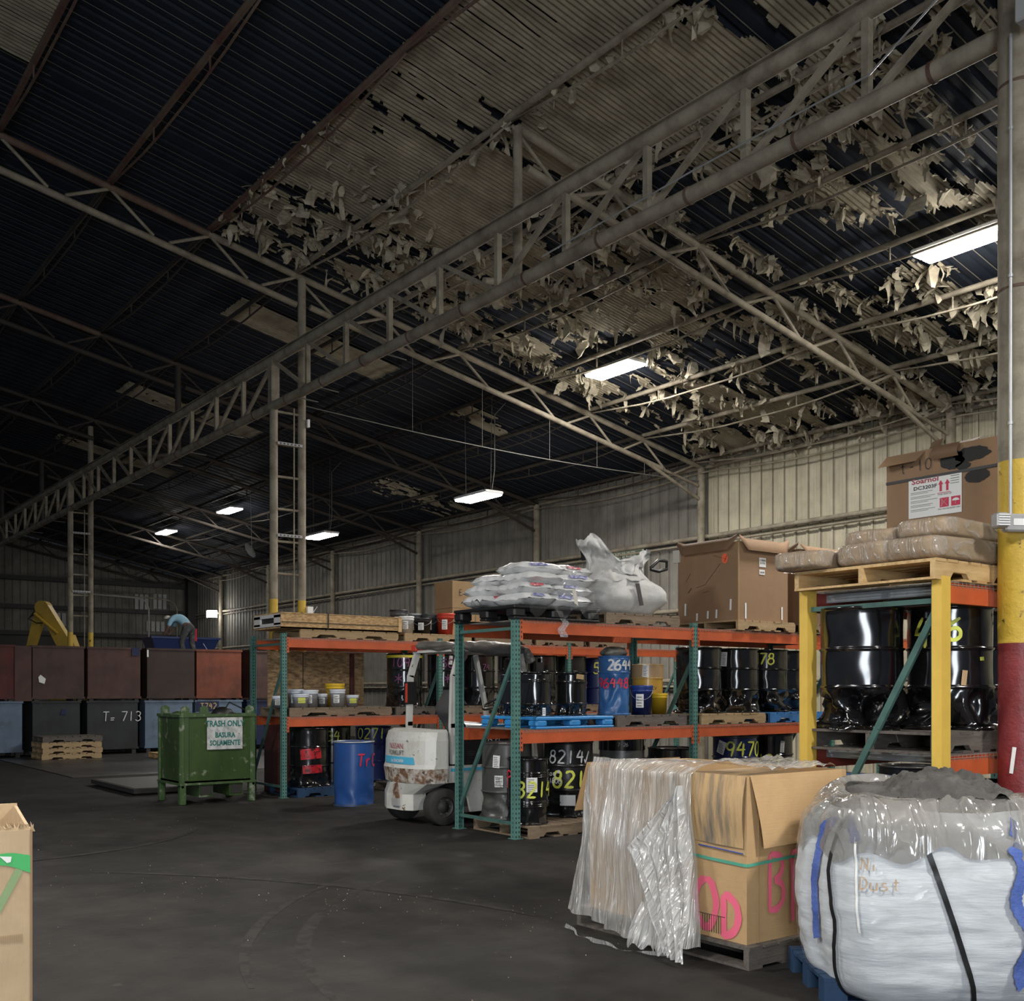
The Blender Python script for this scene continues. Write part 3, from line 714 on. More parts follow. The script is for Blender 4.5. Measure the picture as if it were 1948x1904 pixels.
def rack(name_, label, x0, y0, bays, bay, dep, h, levels, near_guard=False, first_open=True, redback=False, bar_rows=False):
    """posts at x0 + k*bay on y0 and y0+dep; levels = list of deck heights"""
    t = thing('pallet_rack', label, 'pallet rack', (x0, y0, 0))
    for k in range(bays + 1):
        x = k * bay
        for yy in (0, dep):
            mb = MB(); w_, d_ = .038, .036
            # open channel: front web and two flanges
            mb.box(-w_, w_, -d_, -d_ + .006, 0, h, M_green)
            mb.box(-w_, -w_ + .006, -d_ + .006, d_, 0, h, M_green); mb.box(w_ - .006, w_, -d_ + .006, d_, 0, h, M_green)
            mb.box(-.06, .06, -.06, .06, 0, .008, M_green)
            if yy: 
                for i in range(len(mb.v)): mb.v[i] = (mb.v[i][0], -mb.v[i][1], mb.v[i][2])
            mb.build('post', t, (x, yy, 0))
        mb = MB()
        mb.bar((x, .03, .16), (x, dep - .03, .16), .03, .035, M_green2, up=(0, 0, 1))
        mb.bar((x, .03, h - .16), (x, dep - .03, h - .16), .03, .035, M_green2)
        mb.bar((x, .03, 1.95 if not near_guard else 2.12), (x, dep - .03, .28), .03, .045, M_green2)
        mb.build('brace', t)
    for z in levels:
        for b in range(bays):
            xa, xb = b * bay + .04, (b + 1) * bay - .04
            for yy, sg in ((-.036, 1), (dep + .036, -1)):
                mb = MB(); mm = M_oran if (yy < 0 or not redback) else M_oranr
                mb.box(xa + .005, xb - .005, min(yy, yy + sg * .05), max(yy, yy + sg * .05), z - .15, z - .02, mm)
                mb.box(xa + .005, xb - .005, min(yy + sg * .018, yy + sg * .05), max(yy + sg * .018, yy + sg * .05), z - .02, z - .005, mm)
                for xx in (xa - .005, xb - .03):
                    mb.box(xx, xx + .035, min(yy - .004 * sg, yy + sg * .006), max(yy - .004 * sg, yy + sg * .006), z - .23, z - .0, mm)
                    for q_ in range(4): mb.box(xx + .01, xx + .02, min(yy - .006 * sg, yy - .003 * sg), max(yy - .006 * sg, yy - .003 * sg), z - .20 + q_ * .05, z - .178 + q_ * .05, M_black)
                mb.build('beam', t)
            mb = MB(); x = xa + .03
            while x < xb - .02:
                mb.box(x, x + .004, -.034, dep + .034, z - .006, z - .001, M_wire)
                mb.box(x, x + .004, -.041, -.037, z - .045, z - .002, M_wire)
                x += .05
            y = -.03
            while y < dep + .03:
                mb.box(xa + .03, xb - .03, y, y + .004, z - .010, z - .006, M_wire); y += .1
            mb.box(xa + .03, xb - .03, -.042, -.038, z - .028, z - .024, M_wire)
            mb.build('wire_deck', t)
            if bar_rows:
                for q_ in range(4):
                    x = xa + .22 + q_ * (xb - xa - .44) / 3
                    mb = MB(); mb.box(x - .035, x + .035, -.0, dep, z - .075, z - .012, M_pbar); mb.build('support_bar', t)
    if near_guard:
        for yy in (0, dep):
            mb = MB(); mb.box(-.058, .052, yy - .052, yy - .040, .0, h, M_ygd); mb.box(-.058, -.046, yy - .040, yy + .02, .0, h, M_ygd); mb.box(.040, .052, yy - .040, yy + .0, .0, h, M_ygd)
            mb.build('post_guard', t, label='yellow guard over the green post')
    return t
S1, S2 = 1.17, 2.36
rack('r', 'long green and orange pallet rack standing in the middle, black sacks pallet on its corner', 6.87, 9.02, 3, 2.75, 1.07, 2.42, (S1, S2))
rack('r', 'farther green and orange pallet rack with the long board crate on top', 6.73, 14.5, 3, 2.75, 1.1, 2.44, (1.20, 2.38))
rack('r', 'pallet rack with yellow post guards beside the thick column', 6.57, 3.93, 1, 2.75, 1.08, 2.36, (1.16, 2.335), near_guard=True, redback=True, bar_rows=True)

# ================================================================== pallets
def pallet(label, x, y, z, wx, wy, m, kind='wood', rot=0.0, h=.13, seed=0, group='pallets', notch=True, bowed=0.0):
    rr = random.Random(seed)
    t = thing('pallet' if kind == 'wood' else 'plastic_pallet', label, 'pallet', (x, y, z), rot, group)
    if kind == 'wood':
        n = 8; mb = MB(); bw = wx / n
        for i in range(n):
            mb.box(i * bw + .006, (i + 1) * bw - .008 - rr.uniform(0, .012), rr.uniform(-.004, .006), wy + rr.uniform(-.01, .004), h - .02 + rr.uniform(-.002, .002), h, m)
        mb.build('top_deck', t)
        for k, xx in enumerate((0, wx / 2 - .02, wx - .04)):
            pass
        for yy in (0.0, wy / 2 - .02, wy - .04):
            mb = MB()
            if notch:   # stringer with two fork notches underneath
                pts = [(0, .016), (wx * .16, .016), (wx * .19, .055), (wx * .33, .055), (wx * .36, .016), (wx * .64, .016), (wx * .67, .055), (wx * .81, .055), (wx * .84, .016), (wx, .016), (wx, h - .02), (0, h - .02)]
                mb.prism(pts, .038, m, lambda u, v, w: (u, yy + w, v))
            else: mb.box(0, wx, yy, yy + .04, .016, h - .02, m)
            mb.build('stringer', t)
        mb = MB()
        for i in (0, 2.2, 3.6, 5, 7): mb.box(i * bw, i * bw + bw * .9, 0, wy, 0, .016, m)
        mb.build('bottom_deck', t)
    elif kind == 'block':
        mb = MB(); n = 7; bw = wy / n
        for i in range(n): mb.box(rr.uniform(-.004, .004), wx, i * bw + .004, (i + 1) * bw - .01, h - .02, h, m)
        mb.build('top_deck', t)
        mb = MB()
        for xx in (0, wx / 2 - .06, wx - .12):
            for yy in (0, wy / 2 - .05, wy - .1): MB().box(xx, xx + .12, yy, yy + .1, .018, h - .02, m).build('block', t)
        mb = MB()
        for yy in (0, wy / 2 - .05, wy - .1): mb.box(0, wx, yy, yy + .1, 0, .018, m)
        mb.build('bottom_deck', t)
    else:
        mb = MB(); mb.rbox(0, wx, 0, wy, h - .035, h, m, .008)
        for i in range(9): mb.box(.04 + i * (wx - .1) / 9, .06 + i * (wx - .1) / 9, .02, wy - .02, h, h + .004, m)
        mb.build('top_deck', t)
        for xx in (0, wx / 2 - .08, wx - .16):
            for yy in (0, wy / 2 - .08, wy - .16): MB().rbox(xx, xx + .16, yy, yy + .16, .02, h - .03, m, .02).build('block', t)
        mb = MB()
        for yy in (0, wy / 2 - .06, wy - .12): mb.rbox(0, wx, yy, yy + .12, 0, .025, m, .006)
        mb.build('runner', t)
    return t
pallet('pale worn pallet on the floor under the three graffiti drums', 6.97, 8.9, 0, 1.2, 1.05, M_woodM, seed=1)
pallet('dark pallet on the floor under the grey-sided drum', 8.45, 9.05, 0, 1.1, 1.0, M_woodD, seed=2)
pallet('dark pallet on the floor under the navy 9470 drum', 10.2, 8.95, 0, 1.15, 1.0, M_woodD, seed=3)
pallet('worn pallet on the floor beyond the navy 9470 drum', 11.42, 8.95, 0, .85, 1.0, M_woodM, seed=4)
pallet('bright blue plastic pallet under the small black drums', 7.14, 9.0, S1, 1.14, 1.05, M_bluepl, 'plastic', seed=5)
pallet('dark brown pallet under the tall blue drum and buckets', 8.36, 9.03, S1, 1.16, 1.0, M_woodD, seed=6)
pallet('pale pallet on the middle shelf under shiny black drums', 9.74, 9.0, S1, 1.22, 1.0, M_woodL, seed=7)
pallet('blue pallet on the middle shelf beside the pale one', 11.05, 9.0, S1, 1.15, 1.0, M_bluep, seed=8)
pallet('black plastic pallet carrying the white sacks', 6.80, 8.95, S2, 1.22, 1.16, M_black, 'plastic', h=.15, seed=9)
pallet('brown pallet under the white bulk bag', 8.16, 9.0, S2, 1.2, 1.0, M_woodM, seed=10)
pallet('pallet under the big carton with the round orange sticker', 10.35, 8.94, S2, 1.14, 1.12, M_woodL, seed=11)
pallet('pallet under the carton half hidden behind the wrapped bundles', 11.6, 8.94, S2, 1.14, 1.12, M_woodM, seed=12)
# yellow rack
pallet('thick grey weathered pallet under the dented black drums', 6.56, 3.95, 1.16, 1.25, 1.05, M_woodD, seed=13, h=.15)
pallet('grey weathered pallet farther along the shelf with dented drums', 7.9, 3.98, 1.16, 1.2, 1.0, M_woodD, seed=14, h=.15)
pallet('clean yellow pine pallet under the film-wrapped bundles', 6.44, 3.88, 2.335, 1.16, 1.14, M_woodP, seed=15, h=.14)
pallet('pine pallet under the tall printed carton', 7.66, 3.95, 2.335, 1.15, 1.1, M_woodP, seed=16, h=.14)
# far rack
pallet('worn pallet under the white paint pails', 6.83, 14.5, 1.20, 1.75, 1.05, M_woodM, seed=17)
pallet('dark pallet on the shelf under the drums with purple paint', 8.66, 14.5, 1.20, .74, 1.05, M_woodD, seed=18)
pallet('worn pallet on the farther rack behind the lift truck canopy', 9.6, 14.5, 1.20, 1.2, 1.0, M_woodM, seed=19)
pallet('worn pallet on the farther rack under the 216 drum', 10.86, 14.5, 1.20, 1.25, 1.0, M_woodD, seed=20)
pallet('pale pallet on the farther rack under the navy 50 drum', 12.32, 14.5, 1.20, 1.3, 1.0, M_woodM, seed=21)
pallet('pallet on top of the farther rack under the long board crate', 7.0, 14.5, 2.38, 1.7, 1.0, M_woodL, seed=22)
pallet('pallet on top of the farther rack under the buckets', 8.82, 14.5, 2.38, 1.3, 1.0, M_woodL, seed=23)
pallet('pallet on top of the farther rack under the small cartons', 10.2, 14.5, 2.38, 1.2, 1.0, M_woodM, seed=24)
pallet('empty pallet on top of the farther rack, seen beneath the bulk bag', 11.5, 14.5, 2.38, 1.1, 1.0, M_woodM, seed=25)
pallet('last empty pallet on top of the farther rack', 12.75, 14.5, 2.38, 1.2, 1.0, M_woodM, seed=26)
pallet('blue pallet on the floor under the drum with red labels', 6.9, 14.38, 0, 1.1, 1.0, M_navpal, seed=27)
pallet('dark pallet on the floor under the drum marked 89', 8.55, 14.45, 0, 1.15, 1.0, M_woodD, seed=28)
# floor, front
pallet('grey weathered pallet under the film-draped carton', 4.70, 3.98, 0, 1.06, 1.5, M_woodD, seed=29, notch=False)
pallet('navy blue pallet under the wrapped bulk bag', 4.51, 3.33, 0, 1.3, .70, M_navpal, 'block', R(-YAW), seed=30)
# stack before the bins
for i, (mm, lb) in enumerate(((M_woodL, 'pale pallet at the bottom of the stack before the bins'), (M_woodL, 'pale pallet, second of the stack before the bins'), (M_woodL, 'pale pallet, third of the stack before the bins'), (M_woodD, 'dark pallet on top of the stack before the bins'))):
    pallet(lb, 5.95 + .02 * (i % 2), 25.55, i * .132, 1.32, 1.0, mm, seed=40 + i, group='pallets stacked before the bins')
pallet('small pallet end showing beside the green trash hopper', 8.2, 24.3, 0, 1.1, .8, M_woodP, seed=45)

# ================================================================== drums
M_dbk = mat('drum_black', (.007, .007, .008), .16, coat=.6, spec=.6, col2=(.012, .012, .013), thr=.6, soft=.1, scale=5)
M_dbkw = mat('drum_black_worn', (.012, .012, .013), .3, coat=.2, col2=(.03, .03, .03), thr=.62, soft=.1, scale=6)
M_dgy = mat('drum_grey', (.085, .085, .08), .38, col2=(.06, .06, .056), thr=.5, soft=.2, scale=3, coat=.2)
M_dnv = mat('drum_navy', (.010, .018, .085), .3, coat=.3)
M_dbl = mat('drum_blue', (.022, .085, .30), .36, coat=.15, col2=(.018, .065, .22), thr=.6, soft=.2, scale=3)
M_dbl2 = mat('drum_sky_blue', (.035, .13, .33), .36, coat=.15, col2=(.03, .09, .25), thr=.6, soft=.2, scale=4)
M_dyl = mat('drum_yellow', (.62, .36, .06), .4, coat=.2)
M_dylt = mat('drum_tan', (.45, .30, .16), .35, coat=.3)
M_dsl = mat('drum_silver', (.20, .20, .20), .3, metal=.5, var=.15)
M_mar = mat('drum_maroon', (.06, .016, .014), .5, col2=(.10, .03, .025), thr=.6, soft=.2, scale=4)
M_rim = mat('drum_rim', (.10, .10, .10), .3, metal=.6)
M_rimy = mat('drum_rim_olive', (.10, .085, .02), .4, metal=.3)
M_pY = mat('spray_yellow', (.66, .70, .10), .55)
M_pW = mat('spray_white', (.62, .64, .66), .55)
M_pP = mat('spray_pink', (.90, .16, .26), .6)
M_pPu = mat('spray_purple', (.17, .045, .13), .5)
M_pR = mat('spray_red', (.62, .03, .07), .5)
M_pG = mat('spray_green', (.06, .42, .12), .6)
M_ink = mat('ink_black', (.02, .02, .02), .7)
M_labR = mat('label_red', (.50, .02, .03), .35, col2=(.03, .01, .01), thr=.56, soft=.04, scale=16)
M_labY = mat('band_yellow', (.70, .60, .05), .5)

def face_cam(x, y): return math.atan2(-y, -x)
def drum(px, Y, z, dia, h, m, label, dent=0.0, X=None, marks=(), open_top=False, lid=None, ribs=(.36, .68), rim=None, seed=0, lean=0.0, group='steel drums', rot=0.0):
    x = X if X is not None else XatY(px, Y)
    r = dia / 2; af = face_cam(x, Y)
    t = thing('steel_drum', label, 'drum', (x, Y, z), 0, group)
    prof = [(r * .985, 0), (r + .004, .004), (r + .004, .014), (r - .004, .02)]
    n = 30
    for i in range(1, n):
        zz = h * i / n; rr_ = r - .004
        prof.append((rr_, zz))
    for rb in ribs:
        zz = rb * h
        prof += [(r - .004, zz - .016), (r + .008, zz - .005), (r + .008, zz + .005), (r - .004, zz + .016)]
    prof = sorted(prof[:4], key=lambda p: p[1]) + sorted(prof[4:], key=lambda p: p[1])
    prof += [(r - .004, h - .02), (r + .005, h - .014), (r + .006, h - .004), (r, h), (r - .012, h), (r - .014, h - .016)]
    sd = seed * 3.7 + x * 5.1
    def fn(a, rr_, zz):
        f = zz / h; k = 0
        if dent > 0:
            lowf = max(0, min(1, (ribs[0] - f) / .12 if ribs else (.4 - f) / .2)); hif = .035
            e = abs(noise.noise(Vector((math.cos(a) * 1.5 + sd, math.sin(a) * 1.5, zz * 4.2)))) * 2 
            e2 = noise.noise(Vector((math.cos(a) * 1.1 + sd, math.sin(a) * 1.1 + 4, zz * 2.2)))
            k = -dent * (.20 * e + .10 * max(0, e2)) * (lowf + (1 - lowf) * hif) + dent * .04 * lowf
            flare = dent * .035 * max(0, 1 - f / .08) * (1 + noise.noise(Vector((math.cos(a) * 3 + sd, math.sin(a) * 3, 0))))
            if f > .97: k *= .3
            return (rr_ + (k + flare), zz if f > .03 else zz + dent * .012 * (1 + noise.noise(Vector((math.cos(a) * 2 + sd, math.sin(a) * 2, 7)))) * (zz / .02 if zz < .02 else 1))
        return (rr_, zz)
    mb = MB(); mb.lathe(prof, m, 56, fn=fn); mb.build('drum_body', t)
    mb = MB()
    if open_top:
        mb.lathe([(r - .014, h - .016), (r - .016, h * .6), (0.001, h * .6)], M_dark, 40)
        mb.build('drum_inside', t)
        mb = MB(); mb.lathe([(r + .006, h - .012), (r + .009, h - .006), (r + .004, h + .004), (r - .008, h + .004), (r - .012, h - .006)], rim or M_rim, 44); mb.build('rim', t)
    else:
        lm = lid or m
        mb.lathe([(r - .014, h - .016), (r * .86, h - .016), (r * .84, h - .010), (0.001, h - .010)], lm, 40)
        mb.lathe([(.032, h - .01), (.032, h + .002), (.001, h + .002)], M_rim, 12, c=(r * .5, 0)); 
        mb.build('drum_lid', t)
        if rim: 
            mb = MB(); mb.lathe([(r + .006, h - .022), (r + .012, h - .012), (r + .007, h + .002), (r - .006, h + .003)], rim, 44); mb.build('clamp_ring', t)
    for mk in marks:
        k = mk[0]
        if k == 'paint':      # text, height, stroke, material, angle offset (to viewer's right), z, part label
            _, tx, hh, ww, mm, ao, z0, lb = mk
            strokes(tx, hh, ww, mm, on_cyl(r + .006, af + ao - .36 * hh * len(tx) / r, z0 * h), slant=.08, seed=seed).build('painted_mark', t, label=lb)
        elif k == 'label':    # angle, half width, z0, z1, material, tilt, label, lines
            _, ao, hw, z0, z1, mm, tl, lb = mk
            mb = MB(); patch_cyl(mb, r + .004, af + ao, -hw, hw, z0 * h, z1 * h, mm, tilt=tl)
            o = mb.build('paper_label', t, label=lb)
            if mm is M_paper:
                ml = MB(); zz = z1 * h - .02
                while zz > z0 * h + .015:
                    patch_cyl(ml, r + .0055, af + ao, -hw * .75, hw * (.3 + .4 * rnd.random()), zz - .006, zz, M_ink, tilt=tl); zz -= .02
                ml.build('print', o)
        elif k == 'band':
            _, z0, z1, mm, lb = mk
            mb = MB(); mb.lathe([(r + .006, z0 * h), (r + .006, z1 * h)], mm, 44); mb.build('painted_band', t, label=lb)
        elif k == 'text':
            _, tx, sz, mm, ao, z0, lb = mk
            letters(tx, sz, mm, on_cyl(r + .006, af + ao, z0 * h)).build('printed_text', t, label=lb)
    return t
def tagp(ao, z0=.62, z1=.84, hw=.042, tl=.06): return ('label', ao, hw, z0, z1, M_paper, tl, 'white paper tag')

# --- middle rack, floor level
P0 = .131
drum(957, 9.72, P0, .585, .87, M_dgy, 'dark grey drum with white paper labels, on the pale floor pallet', dent=.5, X=7.28, marks=[tagp(-.42, .68, .84), ('label', -.32, .05, .43, .58, M_paper, 0, 'white label'), ('text', 'Used', .042, M_ink, -.32, .535, None), ('text', 'AFM', .042, M_ink, -.32, .485, None), ('text', 'Sludge', .042, M_ink, -.32, .44, None)], seed=1)
drum(1003, 9.19, P0, .46, .72, M_dbk, 'shorter black drum marked 3214 in yellow, behind the rack post', dent=.12, ribs=(.28, .31, .34, .72, .75, .78), marks=[('paint', '3214', .17, .024, M_pY, .50, .42, 'yellow painted number'), ('label', .22, .06, .5, .72, M_paper, 0, 'white label'), ('paint', 'P', .16, .02, M_pR, -.95, .6, 'red painted letter')], seed=2)
drum(1081, 9.50, P0, .585, .87, M_dbkw, 'black drum marked 8214 in white and in yellow', dent=.6, marks=[('paint', '8214v', .15, .020, M_pW, .12, .72, 'white painted number'), ('paint', '8214', .19, .030, M_pY, .30, .40, 'yellow painted number'), ('paint', 'Tag#', .07, .009, M_pW, -.62, .55, 'white handwriting'), ('paint', '61806', .06, .009, M_pW, -.60, .45, 'white handwriting'), ('label', .98, .05, .40, .60, M_paper, 0, None), ('label', -.02, .09, .16, .30, M_pW, 0, 'grey paint smear')], seed=3)
drum(1183, 9.60, P0, .56, .87, M_dsl, 'silver-grey drum with black top band behind the 8214 drum', marks=[('band', .84, .995, M_dbk, 'black top band'), ('paint', '7-26', .045, .006, M_pW, .05, .90, 'small white handwriting')], lid=M_dbk, seed=4)
drum(1398, 9.32, P0, .585, .87, M_dnv, 'navy drum marked 9470 in yellow', dent=.2, marks=[('paint', '9470', .19, .026, M_pY, .52, .70, 'yellow painted number'), ('label', -.62, .055, .74, .92, M_paper, .35, 'white label')], rim=M_rim, seed=5)
drum(1468, 9.42, P0, .585, .87, M_dbk, 'black drum marked 8124, beside the navy 9470 drum', X=11.58, marks=[('paint', '8124', .15, .02, M_pY, -.25, .52, 'yellow painted number'), tagp(.52, .72, .90, .03)], rim=M_rim, seed=6)
drum(0, 9.5, 0, .585, .87, M_dbk, 'black drum on the bare floor behind the rack post', X=9.72, seed=8)
# --- middle rack, middle shelf
PS = S1 + .131
drum(958, 9.72, PS, .36, .50, M_dbk, 'small black drum at the lift truck end of the blue plastic pallet', dent=.3, X=7.37, ribs=(.28, .78), seed=9)
drum(1018, 9.32, PS, .365, .50, M_dbk, 'small black drum with torn shiny film, centre of the blue plastic pallet', dent=.5, ribs=(.26, .8), marks=[('label', .55, .02, .02, .2, M_paper, 0, None)], seed=10)
drum(1086, 9.34, PS, .37, .50, M_dbk, 'small black drum with yellowed sticker beside the tall blue drum', dent=.35, ribs=(.28, .76), marks=[('label', .6, .05, .84, .95, M_dylt, .1, 'yellowed sticker')], seed=11)
drum(1168, 9.30, PS, .375, .70, M_dbl2, 'tall narrow sky-blue drum with pink and white numbers', dent=.15, ribs=(.72, .93), marks=[('paint', '2644', .12, .026, M_pW, .50, .76, 'white painted number'), ('paint', '96448', .115, .020, M_pR, -.02, .46, 'pink-red painted number')], seed=12)
drum(1232, 9.66, PS, .39, .62, M_dyl, 'yellow oil drum with tan top half behind the blue bucket', marks=[('band', .70, .99, M_dylt, 'tan top half'), ('band', .20, .36, M_ink, 'dark band'), ('text', 'VALV', .06, M_ink, .25, .48, None), tagp(-.15, .74, .98, .035)], lid=M_dylt, ribs=(.38, .72), seed=13)
for i, (x, yy, lb) in enumerate(((10.12, 9.4, 'crumpled black drum beside the second rack post, middle shelf'), (10.8, 9.36, 'shiny black drum with paper tag on the pale pallet'), (11.45, 9.4, 'black drum marked 878 in yellow, middle shelf'), (12.03, 9.55, 'black drum next to the yellow guarded post, on the blue pallet'))):
    mk = []
    if i == 1: mk = [tagp(-.55, .72, .94)]
    if i == 2: mk = [('paint', '878', .15, .020, M_pY, -.12, .76, 'yellow painted number')]
    drum(0, yy, PS, .585, .84, M_dbk, lb, dent=.9 if i != 1 else .5, X=x, marks=mk, seed=14 + i)
# --- far rack, middle shelf
PF = 1.20 + .131
drum(724, 14.86, PF, .585, .86, M_dbk, 'black drum with yellow rim band and purple number, farther rack', dent=.25, marks=[('band', .915, .965, M_labY, 'yellow band'), ('paint', '1095', .15, .02, M_pPu, -.02, .74, 'purple painted number'), ('paint', '*', .22, .018, M_pPu, -.3, .40, 'purple asterisk'), ('paint', 'Q', .13, .016, M_pY, .32, .13, 'yellow painted ring')], X=9.03, seed=20)
drum(0, 14.86, PF, .56, .86, M_dbk, 'black drum with paper tag and purple asterisk, seen through the lift truck guard', dent=.25, X=9.80, marks=[('paint', 'P5C', .14, .02, M_pPu, .05, .74, 'purple letters'), ('paint', '*', .2, .018, M_pPu, .25, .42, 'purple asterisk'), ('paint', 'Q', .13, .016, M_pY, .48, .16, 'yellow painted ring'), tagp(.42, .80, .97, .03)], seed=21)
drum(0, 14.86, PF, .585, .86, M_dbk, 'black drum glossy and plain behind the lift truck seat', dent=.15, X=10.5, marks=[('paint', '74', .1, .014, M_pPu, .5, .7, 'purple mark')], seed=22)
drum(0, 14.86, PF, .585, .88, M_dbk, 'black drum marked 216 in yellow behind the near rack brace', dent=.3, X=11.28, marks=[('paint', '216', .16, .02, M_pY, -.1, .72, 'yellow painted number')], seed=23)
drum(0, 14.86, PF, .585, .88, M_dbk, 'plain black drum between the 216 drum and the rack post', dent=.4, X=11.9, seed=24)
drum(0, 14.86, PF, .585, .88, M_dbkw, 'black drum just past the farther rack post', dent=.2, X=12.58, seed=25)
drum(0, 14.80, PF, .585, .86, M_dnv, 'navy drum marked 50 in yellow on the farther rack', X=13.22, marks=[('paint', '50', .2, .024, M_pY, .15, .66, 'yellow painted number')], seed=26)
drum(0, 14.95, PF, .5, .62, M_dark, 'dull dark drum at the end of the farther rack', X=14.2, seed=27)
# --- far rack, floor
drum(590, 14.75, P0, .60, .89, M_dbk, 'black drum with two torn red labels, farther rack floor', dent=.5, marks=[('label', .12, .16, .48, .66, M_labR, -.08, 'torn red label'), ('label', .2, .15, .24, .38, M_labR, -.05, 'torn red label')], X=7.26, seed=30)
drum(640, 15.3, P0, .585, .89, M_dbk, 'black drum marked 34 in yellow, behind the labelled drum', X=7.95, marks=[('paint', '34', .16, .02, M_pY, .05, .74, 'yellow painted number')], seed=31)
drum(700, 15.22, P0, .585, .87, M_dnv, 'navy drum marked 0271 in yellow on the floor of the farther rack', X=8.65, marks=[('paint', '0271', .17, .02, M_pY, -.1, .78, 'yellow painted number')], seed=32)
drum(737, 14.85, P0, .585, .76, M_dbk, 'black drum marked 89 in yellow between blue drum and lift truck', X=9.0, marks=[('paint', '89', .24, .024, M_pY, -.02, .5, 'yellow painted number')], rim=M_rim, seed=33)
drum(0, 15.3, 0, .585, .88, M_dnv, 'navy drum on the floor behind the lift truck counterweight', X=9.75, marks=[tagp(-.4, .8, .92, .05)], seed=34)
drum(0, 15.3, 0, .585, .88, M_dnv, 'navy drum on the floor behind the lift truck seat', X=10.5, seed=35)
# --- single blue drum
drum(673, 13.05, 0, .56, .885, M_dbl, 'blue open drum standing alone on the floor before the farther rack', dent=.10, open_top=True, rim=M_zinc, ribs=(), marks=[('paint', 'TrC', .17, .024, M_pR, .80, .62, 'red painted letters'), ('band', .0, .03, M_dgy, 'dusty foot')], seed=37)
# --- yellow rack
PY_ = 1.16 + .151
drum(0, 4.69, PY_, .60, .89, M_dbk, 'big glossy black drum crushed at its foot, next to the farther yellow post', dent=1.25, X=6.80, ribs=(.345, .66), seed=40)
drum(0, 4.26, PY_, .60, .89, M_dbk, 'big black drum with yellow paint and cream drip behind the nearer yellow post', dent=1.0, X=7.26, ribs=(.345, .66), marks=[('paint', '4', .22, .026, M_pY, -.62, .66, 'yellow painted figure'), ('paint', '6', .16, .026, M_pY, .12, .72, 'yellow painted figure'), ('label', .32, .018, .36, .48, M_dylt, .1, 'cream paint drip'), ('paint', '-', .1, .05, M_pY, .78, .52, 'yellow paint spot')], seed=44)
drum(0, 4.50, PY_, .60, .89, M_dbk, 'black drum between the crushed one and the thick column', dent=.5, X=7.93, seed=42)
drum(0, 4.74, 0, .60, .88, M_dbk, 'open-topped black drum with olive rim on the floor, beside the green brace', X=7.33, open_top=True, rim=M_rimy, seed=43)
drum(0, 4.38, 0, .60, .88, M_dbk, 'open-topped black drum with olive rim on the floor, beside the thick column', X=7.95, open_top=True, rim=M_rimy, marks=[('label', -.1, .05, .72, .79, M_pY, 0, 'yellow spot')], seed=44)
drum(0, 5.9, 0, .585, .80, M_dbl, 'blue drum on the floor glimpsed behind the yellow rack', X=8.55, seed=45)
drum(0, 5.9, 0, .585, .86, M_dbkw, 'black open drum glimpsed behind the yellow rack', X=9.35, open_top=True, seed=46)

# ================================================================== buckets and pails
M_bw = mat('bucket_white', (.78, .78, .77), .4)
M_br = mat('bucket_red', (.62, .06, .035), .38)
M_by = mat('bucket_yellow', (.80, .52, .03), .38)
M_bb = mat('bucket_navy', (.02, .05, .24), .3, coat=.3)
M_bg = mat('bucket_grey', (.07, .075, .08), .35, coat=.3)
M_pail = mat('pail_metal_white', (.74, .78, .86), .4)
def bucket(label, x, y, z, dia, h, m, lid=None, blob=None, lab=True, handle=True, group='buckets and pails', openb=False):
    r = dia / 2; af = face_cam(x, y)
    t = thing('bucket', label, 'bucket', (x, y, z), 0, group)
    mb = MB(); mb.lathe([(.001, .004), (r * .86, .004), (r * .87, .0), (r * .96, h * .80), (r * 1.01, h * .80), (r * 1.01, h * .84), (r * .97, h * .85), (r * .98, h * .90), (r * 1.02, h * .90), (r * 1.02, h * .93), (r * .98, h * .94), (r, h)] + ([(r * .96, h), (r * .84, .02), (.001, .02)] if openb else []), m, 32); mb.build('bucket_body', t)
    if not openb:
        mb = MB(); mb.lathe([(r * 1.02, h - .02), (r * 1.04, h - .015), (r * 1.04, h + .005), (r * .94, h + .008), (r * .92, h - .002), (.001, h - .002)], lid or m, 32); mb.build('bucket_lid', t)
    if handle:
        mb = MB(); sd = rnd.uniform(-.5, .5)
        mb.tube([((r * 1.05 + .012 * math.sin(PI * k / 10)) * math.cos(af - 1.3 + 2.6 * k / 10), (r * 1.05 + .012 * math.sin(PI * k / 10)) * math.sin(af - 1.3 + 2.6 * k / 10), h * .85 - h * .34 * math.sin(PI * k / 10)) for k in range(11)], .0028, M_zinc, 5); mb.build('bail_handle', t)
    if blob:
        mb = MB(); patch_cyl(mb, r * .95, af + .1, -.05, .06, h * .35, h * .75, blob); mb.build('paint_splash', t)
    elif lab:
        mb = MB(); patch_cyl(mb, r * .95, af - .1, -.05, .04, h * .25, h * .72, M_paper); o = mb.build('paper_label', t)
        ml = MB()
        for k in range(4): patch_cyl(ml, r * .95 + .003, af - .1, -.04, .02, h * (.3 + .1 * k), h * (.3 + .1 * k) + .008, M_ink)
        ml.build('print', o)
    return t
PT = 2.38 + .131
def XY(px, Y): return XatY(px, Y)
bucket('black bucket at the back of the top pallet, above the white one', XY(758, 15.1), 15.1, PT, .30, .40, M_bg, M_black)
bucket('white bucket on the top pallet of the farther rack', XY(773, 14.68), 14.68, PT, .245, .27, M_bw, lab=True)
bucket('grey steel bucket between the white and the black ones', XY(788, 15.2), 15.2, PT, .26, .36, M_bg, M_zinc)
bucket('low glossy black bucket before the grey ones', XY(803, 14.70), 14.70, PT, .29, .25, M_black)
bucket('large dark grey bucket behind the low black one', XY(818, 15.05), 15.05, PT, .29, .36, M_bg, M_dgy)
